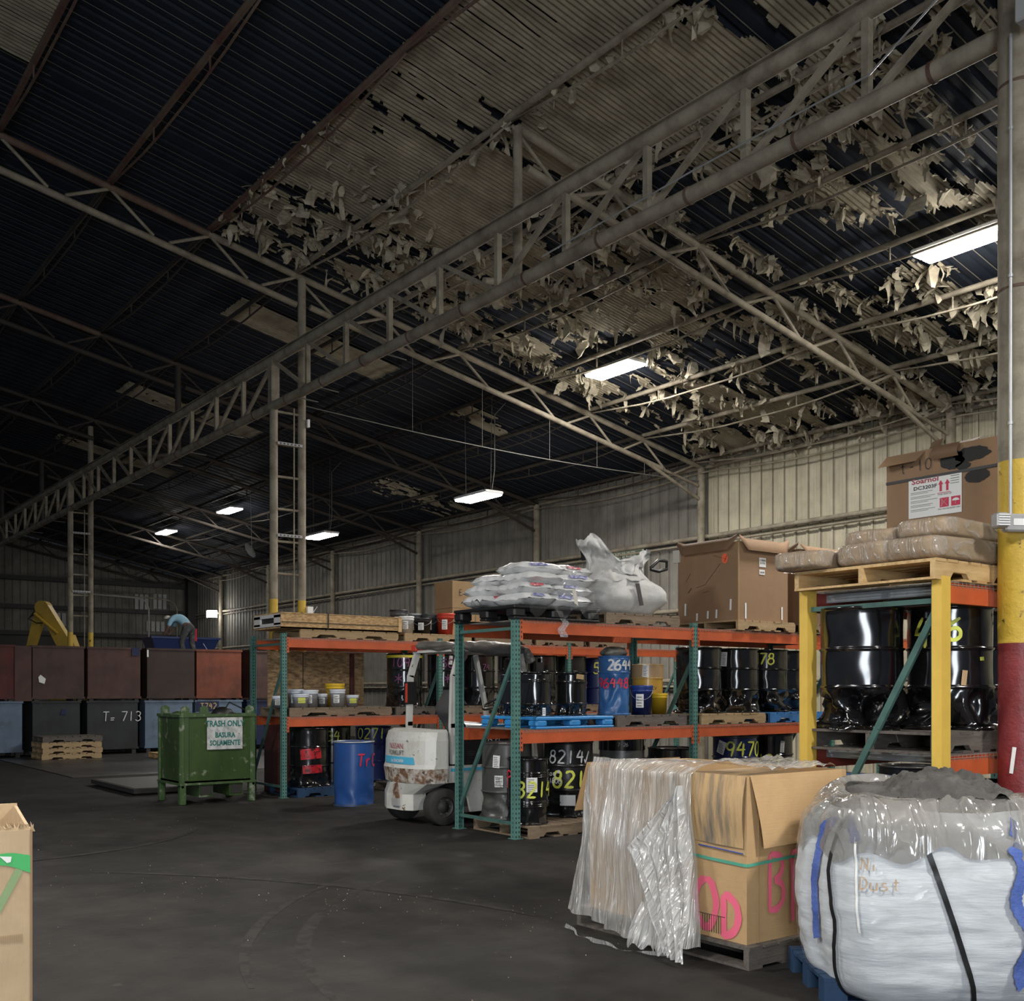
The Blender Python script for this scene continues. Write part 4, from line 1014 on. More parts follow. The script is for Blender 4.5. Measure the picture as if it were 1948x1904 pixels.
bucket('red bucket at the end of the top row beside the black pallet', XY(848, 14.72), 14.72, PT, .30, .35, M_br)
bucket('small green-lidded pail behind the board crate', XY(738, 15.3), 15.3, PT, .22, .30, M_green2, lab=False)
PM = PF
bucket('small white pail hidden behind the rack post', XY(531, 14.75), 14.75, PM, .2, .17, M_pail)
bucket('white pail at the back left of the pail group', XY(562, 15.0), 15.0, PM, .24, .27, M_pail)
bucket('low white pail with yellow paint splash', XY(572, 14.68), 14.68, PM, .25, .20, M_pail, blob=M_pY)
bucket('taller white pail beside the one with the yellow splash', XY(590, 14.84), 14.84, PM, .25, .26, M_pail)
bucket('small grey-white pail behind, before the yellow bucket', XY(614, 15.15), 15.15, PM, .17, .20, M_pail)
bucket('yellow bucket among the white pails', XY(637, 15.1), 15.1, PM, .30, .36, M_by)
bucket('white pail in front of the yellow bucket', XY(642, 14.74), 14.74, PM, .24, .27, M_pail)
bucket('small white pail with yellow splash at the end of the row', XY(670, 14.74), 14.74, PM, .20, .18, M_pail, blob=M_pY)
bucket('red and white bucket behind the lift truck guard', XY(921, 14.85), 14.85, PM, .28, .36, M_br, M_bw)
bucket('navy blue bucket in front of the yellow oil drum', XY(1220, 9.2), 9.2, PS, .275, .345, M_bb, M_bb)
bucket('small yellow bucket beside the navy bucket', XY(1254, 9.32), 9.32, PS, .2, .25, M_by, handle=False, lab=False)
# ================================================================== lift truck (rear towards the viewer's left, forks away)
M_lw = mat('truck_white', (.62, .62, .58), .4, col2=(.50, .49, .44), thr=.6, soft=.15, scale=5, col3=(.16, .08, .04), thr3=.655, scale3=11, coat=.15)
M_lrust = mat('truck_rusty_white', (.50, .47, .42), .55, col2=(.17, .09, .05), thr=.5, soft=.07, scale=9, col3=(.08, .05, .035), thr3=.6, scale3=16)
M_tyre = mat('tyre', (.022, .021, .02), .8, col2=(.045, .042, .038), thr=.55, soft=.2, scale=6, bump=.2, bscale=30)
M_hub = mat('wheel_hub', (.04, .038, .036), .6)
M_seat = mat('seat_vinyl', (.075, .075, .078), .38, coat=.2)
M_tarp = mat('tarp_grey', (.20, .19, .17), .42, col2=(.13, .12, .105), thr=.5, soft=.2, scale=6, bump=.6, bscale=9)
M_batt = mat('battery_cover', (.018, .018, .02), .5)
M_sky = mat('decal_blue', (.08, .45, .68), .5)
M_decr = mat('decal_red', (.38, .04, .07), .5)
LX, LY = 6.50, 10.36     # rear-left ground corner (x = rear, y = near side)
LW = 1.06
t = thing('lift_truck', 'white lift truck with rusty counterweight parked between the two racks', 'forklift', (LX, LY, 0))
# counterweight: plan outline with bulging rear, swept by height
def cw_ring(k, x_in=.0):
    pts = []
    n = 14
    for i in range(n + 1):
        q_ = i / n; yy = LW * q_
        bul = .20 * (1 - (2 * q_ - 1) ** 2) ** .5 * (1 if True else 0)
        pts.append((.20 - bul + x_in, yy * (1 - 0) ))
    return [(x, LW / 2 + (y - LW / 2) * k) for x, y in pts]
mb = MB()
for (z0, z1, xi0, xi1, k0, k1, mm) in ((.50, .67, .02, .0, .98, 1.0, M_lrust), (.67, .72, .0, .02, 1, 1, M_lw), (.72, 1.0, .02, .03, 1, 1, M_lw), (1.0, 1.10, .03, .06, 1, .97, M_lw), (1.10, 1.13, .06, .12, .97, .92, M_lw)):
    ra, rb = cw_ring(k0, xi0), cw_ring(k1, xi1)
    xe = xe1 = .40
    ra = ra + [(xe, ra[-1][1]), (xe, ra[0][1])]; rb = rb + [(xe1, rb[-1][1]), (xe1, rb[0][1])]
    n_ = len(ra)
    vs = [(x, y, z0) for x, y in ra] + [(x, y, z1) for x, y in rb]
    mb.add(vs, [(i, (i + 1) % n_, n_ + (i + 1) % n_, n_ + i) for i in range(n_)] + [tuple(range(n_ - 1, -1, -1)), tuple(range(n_, 2 * n_))], mm, False)
lo_ = [(.02, .42), (.10, .30), (.30, .34), (.30, .98), (.12, 1.0), (.0, .75)]; hi_ = [(.0, .30), (.14, .06), (.40, .04), (.40, 1.02), (.2, 1.04), (-.02, .62)]
mb.add([(x, y, .17) for x, y in lo_] + [(x, y, .36) for x, y in lo_] + [(x, y, .50) for x, y in hi_], [(0, 1, 7, 6), (1, 2, 8, 7), (2, 3, 9, 8), (3, 4, 10, 9), (4, 5, 11, 10), (5, 0, 6, 11), (6, 7, 13, 12), (7, 8, 14, 13), (8, 9, 15, 14), (9, 10, 16, 15), (10, 11, 17, 16), (11, 6, 12, 17), (5, 4, 3, 2, 1, 0)], M_lw)
cw = mb.build('counterweight', t)
mb = MB(); mb.box(-.012, .03, LW / 2 - .06, LW / 2 + .06, .30, .56, M_lrust); mb.box(-.02, .02, LW / 2 - .07, LW / 2 + .07, .22, .31, M_grey); mb.build('tow_block', t)
def on_rear(y0, z0):    # wraps round the bulging rear
    def f(u, v):
        yy = y0 - u; q_ = max(0.001, min(.999, yy / LW)); return (.20 - .20 * (1 - (2 * q_ - 1) ** 2) ** .5 + .012, yy, z0 + v)
    return f
letters('NISSAN', .095, M_decr, on_rear(.56, .90), align='CENTER').build('maker_name', cw)
letters('FORKLIFT', .080, M_ink, on_rear(.56, .825), align='CENTER').build('maker_word', cw)
mb = MB(); f_ = on_rear(.86, .72)
mb.grid(lambda a, b: (lambda p: (p[0] - .002, p[1], p[2]))(f_(.66 * a - .02 * b, .085 * b)), 10, 1, M_sky); mb.build('blue_band', cw)
letters('by DACARBI', .05, M_white, lambda u, v: (lambda p: (p[0] - .006, p[1], p[2]))(on_rear(.52, .74)(u, v)), align='CENTER', bold=.001).build('dealer_name', cw)
# side frame
mb = MB(); side = [(.41, .50), (.41, .70), (1.72, .70), (1.72, .14), (.74, .14), (.70, .32), (.62, .44), (.52, .50)]
for yy in (.03, LW - .07): mb.prism(side, .04, M_lw, lambda u, v, w, yy=yy: (u, yy + w, v))
mb.box(.55, 1.7, .08, LW - .08, .2, .6, M_dark)
fr = mb.build('side_frame', t)
mb = MB(); mb.box(.45, 1.7, .022, .03, .635, .67, M_sky); mb.build('blue_stripe', fr)
letters('NISSAN', .11, M_ink, lambda u, v: (1.0 + u, .024, .36 + v), align='LEFT').build('maker_name', fr)
letters('FORKLIFT', .07, M_ink, lambda u, v: (1.0 + u, .024, .28 + v), align='LEFT').build('maker_word', fr)
mb = MB(); mb.rbox(.50, 1.35, .06, LW - .06, .70, 1.10, M_batt, .02)
for i in range(8): mb.box(.66, .80, .054, .062, .78 + i * .025, .788 + i * .025, M_ink)
bt = mb.build('battery_cover', t)
letters('D FI', .11, M_white, lambda u, v: (1.0 + u, .052, .93 + v), align='LEFT').build('lettering', bt)
mb = MB(); mb.rbox(1.35, 1.72, .06, LW - .06, .55, .72, M_batt, .02); mb.build('foot_floor', t)
# guard
mb = MB()
for yy in (.045, LW - .045):
    mb = MB(); mb.bar((.50, yy, .72), (.48, yy, 1.20), .07, .055, M_lw, up=(0, 1, 0)); mb.bar((.48, yy, 1.15), (.50, yy, 1.78), .07, .055, M_lw, up=(0, 1, 0)); mb.bar((.50, yy, 1.76), (.60, yy, 2.06), .07, .055, M_lw, up=(0, 1, 0)); 
    if yy > .5: mb.box(.43, .56, yy - .05, yy + .04, 1.42, 1.70, M_black); mb.box(.425, .435, yy - .045, yy + .0, 1.44, 1.68, M_br)
    mb.build('rear_guard_leg', t)
    mb = MB(); mb.bar((1.74, yy, .7), (1.66, yy, 1.4), .05, .05, M_lw, up=(0, 1, 0)); mb.bar((1.66, yy, 1.38), (1.50, yy, 2.05), .05, .055, M_lw, up=(0, 1, 0)); mb.build('front_guard_leg', t)
mb = MB()
mb.box(.55, 1.6, .02, LW - .02, 2.06, 2.09, M_lw)
for i in range(6): mb.box(.66 + i * .15, .70 + i * .15, .04, LW - .04, 2.08, 2.12, M_lw)
gd = mb.build('guard_roof', t)
def wad(pts, r, amp, seed, flat=.8, n=40):
    P_ = [Vector(p) for p in pts]
    def fn(u, v):
        q_ = v * (len(P_) - 1); i = min(int(q_), len(P_) - 2); f = q_ - i
        p = P_[i].lerp(P_[i + 1], f); d = (P_[i + 1] - P_[i]).normalized(); s_ = d.cross(Vector((0, 0, 1))).normalized(); up = s_.cross(d)
        e = max(.05, min(1, min(v, 1 - v) * 9)) ** .5
        a = 2 * PI * u; nn = noise.noise(Vector((math.cos(a) * 1.4 + seed, math.sin(a) * 1.4, q_ * 2.6))) + .5 * noise.noise(Vector((math.cos(a) * 3 + seed, math.sin(a) * 3, q_ * 7)))
        rr = r * e * (1 + amp * nn)
        return p + s_ * math.cos(a) * rr + up * math.sin(a) * rr * flat
    m_ = MB(); m_.grid(fn, 22, n, M_tarp, close_u=True); return m_
for (pp_, r_, sd_) in (([(.60, .03, 2.12), (1.55, .03, 2.10)], .085, 3), ([(.56, .1, 2.13), (.56, LW - .1, 2.15)], .06, 7), ([(1.56, .1, 2.08), (1.56, LW - .1, 2.1)], .07, 9), ([(.50, .03, 2.14), (.62, .0, 1.93)], .07, 12), ([(1.52, .02, 2.12), (1.66, .0, 1.94)], .06, 15)):
    wad(pp_, r_, .45, sd_).build('tarp_wrap', gd)
mb = MB(); mb.rbox(.52, .60, LW - .14, LW - .02, 2.08, 2.16, M_br, .01); mb.build('marker_light', t)
# seat, steering wheel
mb = MB(); mb.grid(lambda u, v: (.86 + .36 * v, .28 + .5 * u, 1.12 + .10 * math.sin(PI * u) ** .4 * (1 - .3 * v)), 10, 6, M_seat); mb.rbox(.84, 1.26, .28, .78, 1.09, 1.16, M_seat, .03); 
def bk(u, v):
    a = 2 * PI * u; e = math.sin(PI * min(.97, max(.03, v))) ** .3
    return (.80 - .06 * v + .085 * e * math.cos(a) + .03 * math.sin(v * 9), .53 + .27 * e * (1 - .25 * v * v) * math.sin(a), 1.10 + .50 * v)
mb.grid(bk, 20, 14, M_seat, close_u=True); mb.build('seat', t)
mb = MB(); mb.lathe([(.15 + .014 * math.cos(a), .014 * math.sin(a)) for a in [2 * PI * i / 8 for i in range(9)]], M_black, 24); mb.tube([(0, 0, 0), (.12, 0, -.45)], .025, M_black, 8)
for k in range(3): mb.tube([(0, 0, -.01), (.15 * math.cos(k * 2.1), .15 * math.sin(k * 2.1), 0)], .01, M_black, 6)
o = mb.build('steering_wheel', t, (1.42, .5, 1.42)); o.rotation_euler = (0, R(-28), 0)
def wheel(x, y, r, w_, name='wheel'):
    t_ = MB(); prof = [(r * .55, -w_ / 2), (r * .93, -w_ / 2), (r, -w_ * .38), (r, w_ * .38), (r * .93, w_ / 2), (r * .55, w_ / 2)]
    t_.lathe(prof, M_tyre, 36)
    for i in range(len(t_.v)): a_, b_, c_ = t_.v[i]; t_.v[i] = (a_, c_, b_)
    o = t_.build(name, t, (x, y, r))
    h = MB(); h.lathe([(r * .56, -w_ * .36), (r * .5, -w_ * .30), (r * .32, -w_ * .16), (r * .3, -w_ * .32), (.001, -w_ * .34)], M_hub, 24)
    for k in range(6): h.lathe([(.012, -w_ * .30), (.012, -w_ * .2)], M_zinc, 6, c=(r * .42 * math.cos(k * PI / 3), r * .42 * math.sin(k * PI / 3)))
    for i in range(len(h.v)): a_, b_, c_ = h.v[i]; h.v[i] = (a_, c_, b_)
    h.build('hub', o)
wheel(.37, .10, .22, .17); wheel(.34, LW - .16, .22, .17); wheel(1.62, .10, .26, .2); wheel(1.62, LW - .10, .26, .2)
mb = MB()
for yy in (.18, LW - .24):
    mb.box(1.86, 1.94, yy, yy + .06, .08, 2.0, M_dark); mb.box(1.95, 2.02, yy + .05, yy + .09, .06, 1.95, M_dark)
for z in (.3, 1.1, 1.95): mb.box(1.88, 1.93, .18, LW - .18, z, z + .07, M_dark)
mb.build('mast', t)
mb = MB()
for yy in (.27, .69): mb.box(2.04, 2.08, yy, yy + .1, .05, .5, M_dark); mb.box(2.04, 2.9, yy, yy + .1, .05, .09, M_dark)
mb.build('fork', t)

# ================================================================== green trash hopper
M_hop = mat('hopper_green', (.058, .105, .026), .35, col2=(.030, .062, .020), thr=.5, soft=.2, scale=3, stretch=(1, 1, .3), col3=(.22, .25, .18), thr3=.63, scale3=6, coat=.25, bump=.15, bscale=12)
M_hopl = mat('hopper_chipped_edge', (.055, .105, .035), .45, col2=(.26, .28, .22), thr=.60, soft=.05, scale=8)
M_sgn = mat('worn_sign', (.62, .63, .62), .5, col2=(.30, .32, .33), thr=.56, soft=.12, scale=10, col3=(.10, .11, .11), thr3=.655, scale3=13)
M_sgt = mat('sign_green', (.02, .17, .14), .6)
HX0, HY0 = 5.13, 14.36; HW, HD = 1.10, .92
t = thing('trash_hopper', 'chipped green steel trash hopper on stub legs beside the farther rack', 'trash bin', (HX0, HY0, 0))
mb = MB()
mb.box(.02, HW - .02, .02, HD - .02, .30, .33, M_hop)
for a_, b_, c_, d_ in ((.03, HW - .03, .02, .035), (.03, HW - .03, HD - .035, HD - .02), (.02, .035, .03, HD - .03), (HW - .035, HW - .02, .03, HD - .03)):
    mb.box(a_, b_, c_, d_, .28, 1.24, M_hop)
mb.add([(.02, .02, .34), (.12, -.0, .34), (.12, -.0, 1.24), (.02, .02, 1.24)], [(0, 1, 2, 3)], M_hop)
mb.build('hopper_body', t)
for xx, yy in ((.0, 0), (HW - .07, 0), (0, HD - .07), (HW - .07, HD - .07)):
    MB().rbox(xx, xx + .075, yy, yy + .075, .22, 1.26, M_hopl, .02).build('corner_edge', t)
mb = MB(); mb.box(-.01, HW + .01, -.012, .03, 1.22, 1.26, M_hopl); mb.box(-.01, HW + .01, HD - .03, HD + .012, 1.22, 1.26, M_hopl); mb.box(-.012, .03, 0, HD, 1.22, 1.26, M_hopl); mb.box(HW - .03, HW + .012, 0, HD, 1.22, 1.26, M_hopl)
mb.box(-.006, HW + .006, -.008, HD + .008, .275, .305, M_hopl); mb.build('rim', t)
for xx, yy in ((0, 0), (HW - .09, 0), (0, HD - .09), (HW - .09, HD - .09)):
    mb = MB(); mb.rbox(xx, xx + .09, yy, yy + .09, 0, .28, M_hopl, .012); mb.build('leg', t)
mb = MB()
for xx in (.28, .72): mb.box(xx, xx + .2, .03, HD - .03, .10, .27, M_hop)
for xx in (.30, .74): mb.box(xx, xx + .16, .02, .028, .13, .25, M_dark)
mb.build('fork_pocket', t)
for xx, yy in ((.02, .02), (HW - .14, .02), (.30, .05), (.02, HD - .1)):
    mb = MB(); mb.prism([(0, 0), (.12, 0), (.12, .09), (.06, .12), (0, .09)], .02, M_hopl, lambda u, v, w, xx=xx, yy=yy: (xx + u, yy + w, 1.26 + v)); mb.build('stacking_lug', t)
mb = MB(); mb.rbox(.38, .90, -.012, -.002, .76, 1.21, M_sgn, .002); sg = mb.build('warning_sign', t, label='worn white bilingual sign')
for s_, z_, sz in (('TRASH ONLY', 1.085, .118), ('BASURA', .93, .10), ('SOLAMENTE', .82, .10)):
    letters(s_, sz, M_sgt, lambda u, v, z_=z_: (.64 + u, -.016, z_ + v), bold=.0035, squeeze=.80).build('lettering', sg)
# trash inside
for i, (x, y, sx, sy, sz, mm, lb) in enumerate(((.72, .3, .16, .14, .12, M_black, 'black rubbish bag bulging from the trash hopper'), (.16, .5, .10, .1, .06, M_hop, 'dark green scrap lump in the trash hopper'))):
    mb = MB()
    mb.grid(lambda u, v: (x + sx * math.cos(2 * PI * u) * math.sin(PI * v) * (1 + .25 * noise.noise(Vector((u * 5, v * 5, i)))), y + sy * math.sin(2 * PI * u) * math.sin(PI * v), 1.24 + sz * math.cos(PI * v)), 16, 10, mm, close_u=True)
    for k in range(len(mb.v)): mb.v[k] = (mb.v[k][0] + HX0, mb.v[k][1] + HY0, max(1.0, mb.v[k][2]))
    o = mb.build('rubbish_bag' if i == 0 else 'scrap_lump'); tag(o, lb, 'rubbish')
mb = MB(); mb.tube([(HX0 + .75, HY0 + .3, 1.30), (HX0 + .85, HY0 + .35, 1.42), (HX0 + 1.0, HY0 + .3, 1.34), (HX0 + 1.04, HY0 + .12, 1.28)], .012, M_black, 6)
tag(mb.build('rubber_hose'), 'black hose looping over the edge of the trash hopper', 'hose')
# floor scale
mb = MB(); mb.box(5.06, 6.75, 16.15, 18.4, .03, .10, M_dark); mb.box(5.10, 6.7, 16.2, 18.35, .10, .106, mat('tread_plate', (.06, .058, .055), .5, bump=.3, bscale=25)); mb.box(5.12, 6.68, 16.25, 18.3, 0, .03, M_black)
tag(mb.build('platform_scale'), 'low dark platform scale on the floor beside the trash hopper', 'floor scale')

# ================================================================== steel bins, two high
BY = 26.95
def binmat(nm, c, c2, th=.55): return mat(nm, c, .62, col2=c2, thr=th, soft=.10, scale=1.6, var=.2, spec=.35)
B_r = binmat('bin_red', (.10, .022, .018), (.05, .018, .014)); B_b = binmat('bin_brown', (.075, .040, .034), (.045, .028, .025))
B_b2 = binmat('bin_brown2', (.085, .042, .034), (.055, .030, .026)); B_dk = binmat('bin_dark', (.040, .026, .023), (.055, .032, .026)); B_o = binmat('bin_rust', (.18, .050, .026), (.10, .034, .022))
B_bl = binmat('bin_blue', (.12, .17, .24), (.07, .075, .08), .6); B_g = binmat('bin_charcoal', (.028, .032, .036), (.02, .021, .022)); B_nv = binmat('bin_navy', (.012, .02, .07), (.02, .02, .03))
BINS = [ # px0, px1, top row?, mat, label
 (-34, 29, 1, B_r, 'red steel bin at the near end of the upper row'), (62, 160, 1, B_b, 'brown steel bin with a scrap of white paper, upper row'),
 (167, 267, 1, B_b2, 'brown steel bin with a blue corner patch, upper row'), (280, 370, 1, B_dk, 'dark brown steel bin in front of the stooping worker'),
 (374, 459, 1, B_o, 'rust-orange steel bin of the upper row'), (476, 560, 1, B_b, 'brown steel bin behind the rack end, upper row'),
 (-40, 42, 0, B_bl, 'pale blue steel bin below the red one'), (62, 152, 0, B_g, 'charcoal steel bin behind the pallet stack'),
 (166, 262, 0, B_g, 'charcoal steel bin chalked T=713'), (276, 366, 0, B_bl, 'pale blue steel bin behind the trash hopper, no number'),
 (372, 460, 0, B_bl, 'pale blue steel bin with navy T742 plate'), (470, 560, 0, B_nv, 'navy steel bin below the brown one at the rack end')]
for i, (p0, p1, up, mm, lb) in enumerate(BINS):
    x0, x1 = XatY(p0, BY), XatY(p1, BY); wd = x1 - x0; z0 = 1.33 if up else 0.0
    t = thing('steel_bin', lb, 'bin', (x0, BY, z0), 0, 'stacked steel bins')
    zb, zt = (.05, 1.33) if up else (.12, 1.33)
    mb = MB()
    for a_, b_, c_, d_ in ((0, wd, 0, .03), (0, wd, 1.1, 1.13), (0, .03, .03, 1.1), (wd - .03, wd, .03, 1.1)): mb.box(a_, b_, c_, d_, zb, zt, mm)
    mb.box(.03, wd - .03, .03, 1.1, zb, zb + .03, mm); mb.box(-.02, wd + .02, -.02, .0, zb, zb + .05, mm); mb.build('bin_body', t)
    mb = MB(); mb.box(-.02, wd + .02, -.025, .0, zt - .05, zt, mm); mb.box(-.025, 0, -.02, 1.15, zt - .05, zt, mm); mb.box(wd, wd + .025, -.02, 1.15, zt - .05, zt, mm); mb.build('bin_rim', t)
    for xx in (.04, wd - .14):
        mb = MB(); mb.box(xx, xx + .1, .02, .16, 0 if up else 0, zb, M_dark); mb.box(xx, xx + .1, .95, 1.1, 0, zb, M_dark); mb.build('foot', t)
    if up and i == 1:
        mb = MB(); mb.box(-.40, -.03, -.03, .02, .0, 1.31, B_b2); mb.build('side_flap', t)
        mb = MB(); mb.add([(.14, -.032, .45), (.26, -.032, .41), (.29, -.034, .53), (.17, -.032, .63), (.12, -.032, .57)], [(0, 1, 2, 3, 4)], M_paper); mb.build('paper_scrap', t)
    if up and i == 2: mb = MB(); mb.box(wd - .22, wd - .02, -.03, -.02, 1.12, 1.33, B_nv); mb.build('blue_patch', t)
    if i == 3: mb = MB(); mb.box(-.02, .02, -.05, -.03, 1.10, 1.28, M_white); mb.build('white_tag', t)
    if i == 7: mb = MB(); mb.add([(.62, -.028, 1.0), (.74, -.028, .98), (.75, -.028, 1.12), (.66, -.028, 1.14)], [(0, 1, 2, 3)], B_nv); mb.build('blue_patch', t)
    if i == 8: strokes('T= 713', .24, .022, M_pW, lambda u, v: (.36 + u, -.026, .82 + v), slant=.05, gap=.72).build('chalk_number', t)
    if i == 10:
        mb = MB(); mb.box(.02, .62, -.034, -.022, 1.04, 1.30, B_nv); pl_ = mb.build('number_plate', t)
        strokes('T742', .15, .022, mat('chalk_yellow', (.50, .36, .16), .6), lambda u, v: (.12 + u, -.037, 1.10 + v), gap=.75).build('number', pl_)
mb = MB()
for k in range(300):
    x = XatY(172, BY) + rnd.random() * 1.15; y = BY + .08 + rnd.random() * .9; r_ = rnd.uniform(.02, .05); z = 1.27 + .12 * math.sin((x - XatY(172, BY)) / 1.15 * PI) + rnd.uniform(-.02, .02)
    mb.add([(x - r_, y, z - r_), (x + r_, y, z - r_ * .6), (x, y + r_, z - r_ * .5), (x, y, z + r_ * .6)], [(0, 1, 3), (1, 2, 3), (2, 0, 3)], M_dgy)
o = mb.build('metal_scrap'); tag(o, 'heap of small metal scrap showing above the T=713 bin', 'scrap'); o['kind'] = 'stuff'
# second row of bins behind, that the worker stands on
for i, (a_, b_) in enumerate(((7.4, 8.9), (9.0, 10.5), (10.6, 12.1), (12.2, 13.7))):
    if i == 0: continue
    t = thing('steel_bin', ('tall dark bin behind the rows, hidden under the worker', 'tall dark bin behind the rusty orange one', 'tall dark bin behind the rack end')[i - 1], 'bin', (a_, 29.6, 0), 0, 'bins of the back row')
    mb = MB(); mb.box(0, b_ - a_, 0, 1.4, .1, 2.46, B_dk); mb.box(-.02, b_ - a_ + .02, -.02, 1.42, 2.40, 2.50, B_dk); mb.build('bin_body', t)
    mb = MB()
    for xx in (.05, b_ - a_ - .15): mb.box(xx, xx + .1, .05, 1.35, 0, .1, M_dark)
    mb.build('foot', t)
# blue tapered container
M_cont = mat('container_blue', (.012, .035, .15), .5)
YC = 33.0; xa, xb = XatY(289, YC), XatY(418, YC); xa2, xb2 = XatY(297, YC), XatY(408, YC)
zc = EYE + (1312 - 1213) / FPX * depth((xa + xb) / 2, YC); zd = zc - .42
t = thing('blue_container', 'dark blue tapered steel container behind the stooping worker', 'container', (0, YC, 0))
mb = MB(); vs = [(xa, 0, zc), (xb, 0, zc), (xb, 1, zc), (xa, 1, zc), (xa2, .1, zd), (xb2, .1, zd), (xb2, .9, zd), (xa2, .9, zd), (xa2 + .3, .2, .3), (xb2 - .3, .2, .3), (xb2 - .3, .8, .3), (xa2 + .3, .8, .3)]
mb.add(vs, [(0, 4, 5, 1), (1, 5, 6, 2), (2, 6, 7, 3), (3, 7, 4, 0), (4, 8, 9, 5), (5, 9, 10, 6), (6, 10, 11, 7), (7, 11, 8, 4), (8, 11, 10, 9)], M_cont); mb.build('container_body', t)
mb = MB(); mb.box(xa - .03, xb + .03, -.04, .02, zc - .04, zc + .02, M_cont); mb.build('rim', t)
mb = MB()
for x in (xa2 + .5, xb2 - .6): mb.box(x, x + .12, .2, .8, 0, .32, M_dark)
mb.build('skid', t)

# ================================================================== yellow digger arm
M_exc = mat('digger_yellow', (.55, .36, .04), .45, col2=(.38, .25, .04), thr=.55, soft=.2, scale=2)
ax, ay = XatY(83, 36.0), 36.0; dd = depth(ax, ay); S_ = dd / FPX
t = thing('excavator', 'yellow digger with folded arm standing behind the brown bins', 'excavator', (ax, ay, 0), R(-YAW))
def EP(px, py): return ((px - 83) * S_, EYE + (1312 - py) * S_)
def seg(a, b, wa, wb, th, mm, name, y=0.0):
    (xa_, za), (xb_, zb_) = EP(*a), EP(*b); mb = MB(); d = Vector((xb_ - xa_, 0, zb_ - za)).normalized(); nrm = Vector((d.z, 0, -d.x))
    pts = [Vector((xa_, 0, za)) + nrm * wa / 2, Vector((xa_, 0, za)) - nrm * wa / 2, Vector((xb_, 0, zb_)) - nrm * wb / 2, Vector((xb_, 0, zb_)) + nrm * wb / 2]
    mb.prism([(p.x, p.z) for p in pts], th, mm, lambda u, v, w: (u, y - th / 2 + w, v)); return mb
mb = seg((84, 1152), (128, 1232), .32, .46, .32, M_exc, 'boom')
(cx0, cz0) = EP(83, 1156)
mb.prism([(cx0 + .22 * math.cos(a * PI / 6) , cz0 + .22 * math.sin(a * PI / 6)) for a in range(12)], .36, M_exc, lambda u, v, w: (u, -.18 + w, v))
x1_, z1_ = EP(150, 1262); x0_, z0_ = EP(124, 1225)
mb.prism([(x0_ - .2, z0_), (x0_ + .25, z0_ + .3), (x1_ + .5, 1.5), (x1_ - .3, 1.4)], .4, M_exc, lambda u, v, w: (u, -.2 + w, v)); mb.build('boom', t)
mb = seg((80, 1158), (57, 1240), .34, .20, .26, M_exc, 'stick'); (xs_, zs_) = EP(57, 1240); mb.bar((xs_, 0, zs_), (xs_ - .35, 0, 1.0), .2, .24, M_exc, up=(0, 1, 0)); mb.build('stick', t)
mb = MB(); a_, b_ = EP(66, 1168), EP(116, 1206); mb.tube([(a_[0] + .1, -.24, a_[1]), (b_[0], -.24, b_[1])], .05, M_exc, 10); mb.tube([(EP(95, 1160)[0], .1, EP(95, 1160)[1]), (EP(122, 1208)[0], .1, EP(122, 1208)[1])], .05, M_dark, 8); mb.build('hydraulic_cylinder', t)
mb = MB()
for k in range(4): mb.tube([(EP(70, 1170)[0], -.2 + .02 * k, EP(70, 1170)[1] + .05 * k), (EP(62, 1178)[0], -.28, EP(62, 1178)[1]), (EP(76, 1190)[0], -.25, EP(76, 1186)[1]), (EP(95, 1185)[0], -.22, EP(95, 1185)[1])], .018, M_black, 6)
mb.build('hydraulic_hose', t)
mb = MB(); (bx, bz) = (x1_, 1.6)
mb.rbox(bx - .6, bx + 1.0, -.9, 1.1, .9, 2.2, M_exc, .08); mb.build('upper_body', t)
mb = MB(); mb.rbox(xs_ - .75, xs_ - .1, -.4, .4, .35, 1.1, M_dark, .05); mb.build('bucket', t)
for yy in (-1.0, .8):
    mb = MB(); mb.rbox(bx - .9, bx + 1.2, yy, yy + .45, 0, .85, M_dark, .15); mb.build('track', t)

# ================================================================== stooping worker
M_shirt = mat('shirt_pale_blue', (.36, .62, .74), .75, col2=(.28, .50, .66), thr=.5, soft=.2, scale=6)
M_jean = mat('trousers_grey', (.055, .058, .065), .85, col2=(.17, .16, .15), thr=.6, soft=.08, scale=5)
M_skin = mat('skin', (.20, .11, .075), .6)
M_capm = mat('cap_cream', (.62, .60, .52), .7)
wy = 30.2; wx = XatY(358, wy)
t = thing('person', 'worker in pale blue shirt and grey trousers stooping forward, white cap', 'person', (wx, wy, 2.50), R(-YAW) + PI)
# local +x points towards the photograph's left, z up
def skin(name, pts, edges, rad, m, parent, lv=2):
    me = bpy.data.meshes.new(name); me.from_pydata(pts, edges, []); me.materials.append(m); me.update()
    o = bpy.data.objects.new(name, me); COL.objects.link(o); o.parent = parent
    s_ = o.modifiers.new('skin', 'SKIN'); s_.use_smooth_shade = True
    for i, v in enumerate(me.skin_vertices[0].data): v.radius = (rad[i], rad[i]) if not isinstance(rad[i], tuple) else rad[i]; v.use_root = (i == 0)
    u = o.modifiers.new('sub', 'SUBSURF'); u.levels = lv; u.render_levels = lv
    return o
bp = [(0, 0, .90), (.10, 0, 1.08), (.27, 0, 1.20), (.40, 0, 1.21), (.50, 0, 1.17), (.58, 0, 1.13),   # pelvis..neck..head
      (.02, .11, .86), (.16, .13, .48), (.06, .14, .09), (.20, .15, .05), (-.08, -.11, .86), (-.06, -.14, .48), (-.16, -.15, .09), (-.03, -.16, .05),
      (.42, .19, 1.16), (.50, .24, .92), (.62, .16, .74), (.68, .13, .68), (.42, -.19, 1.16), (.48, -.24, .92), (.56, -.17, .76), (.62, -.13, .70)]
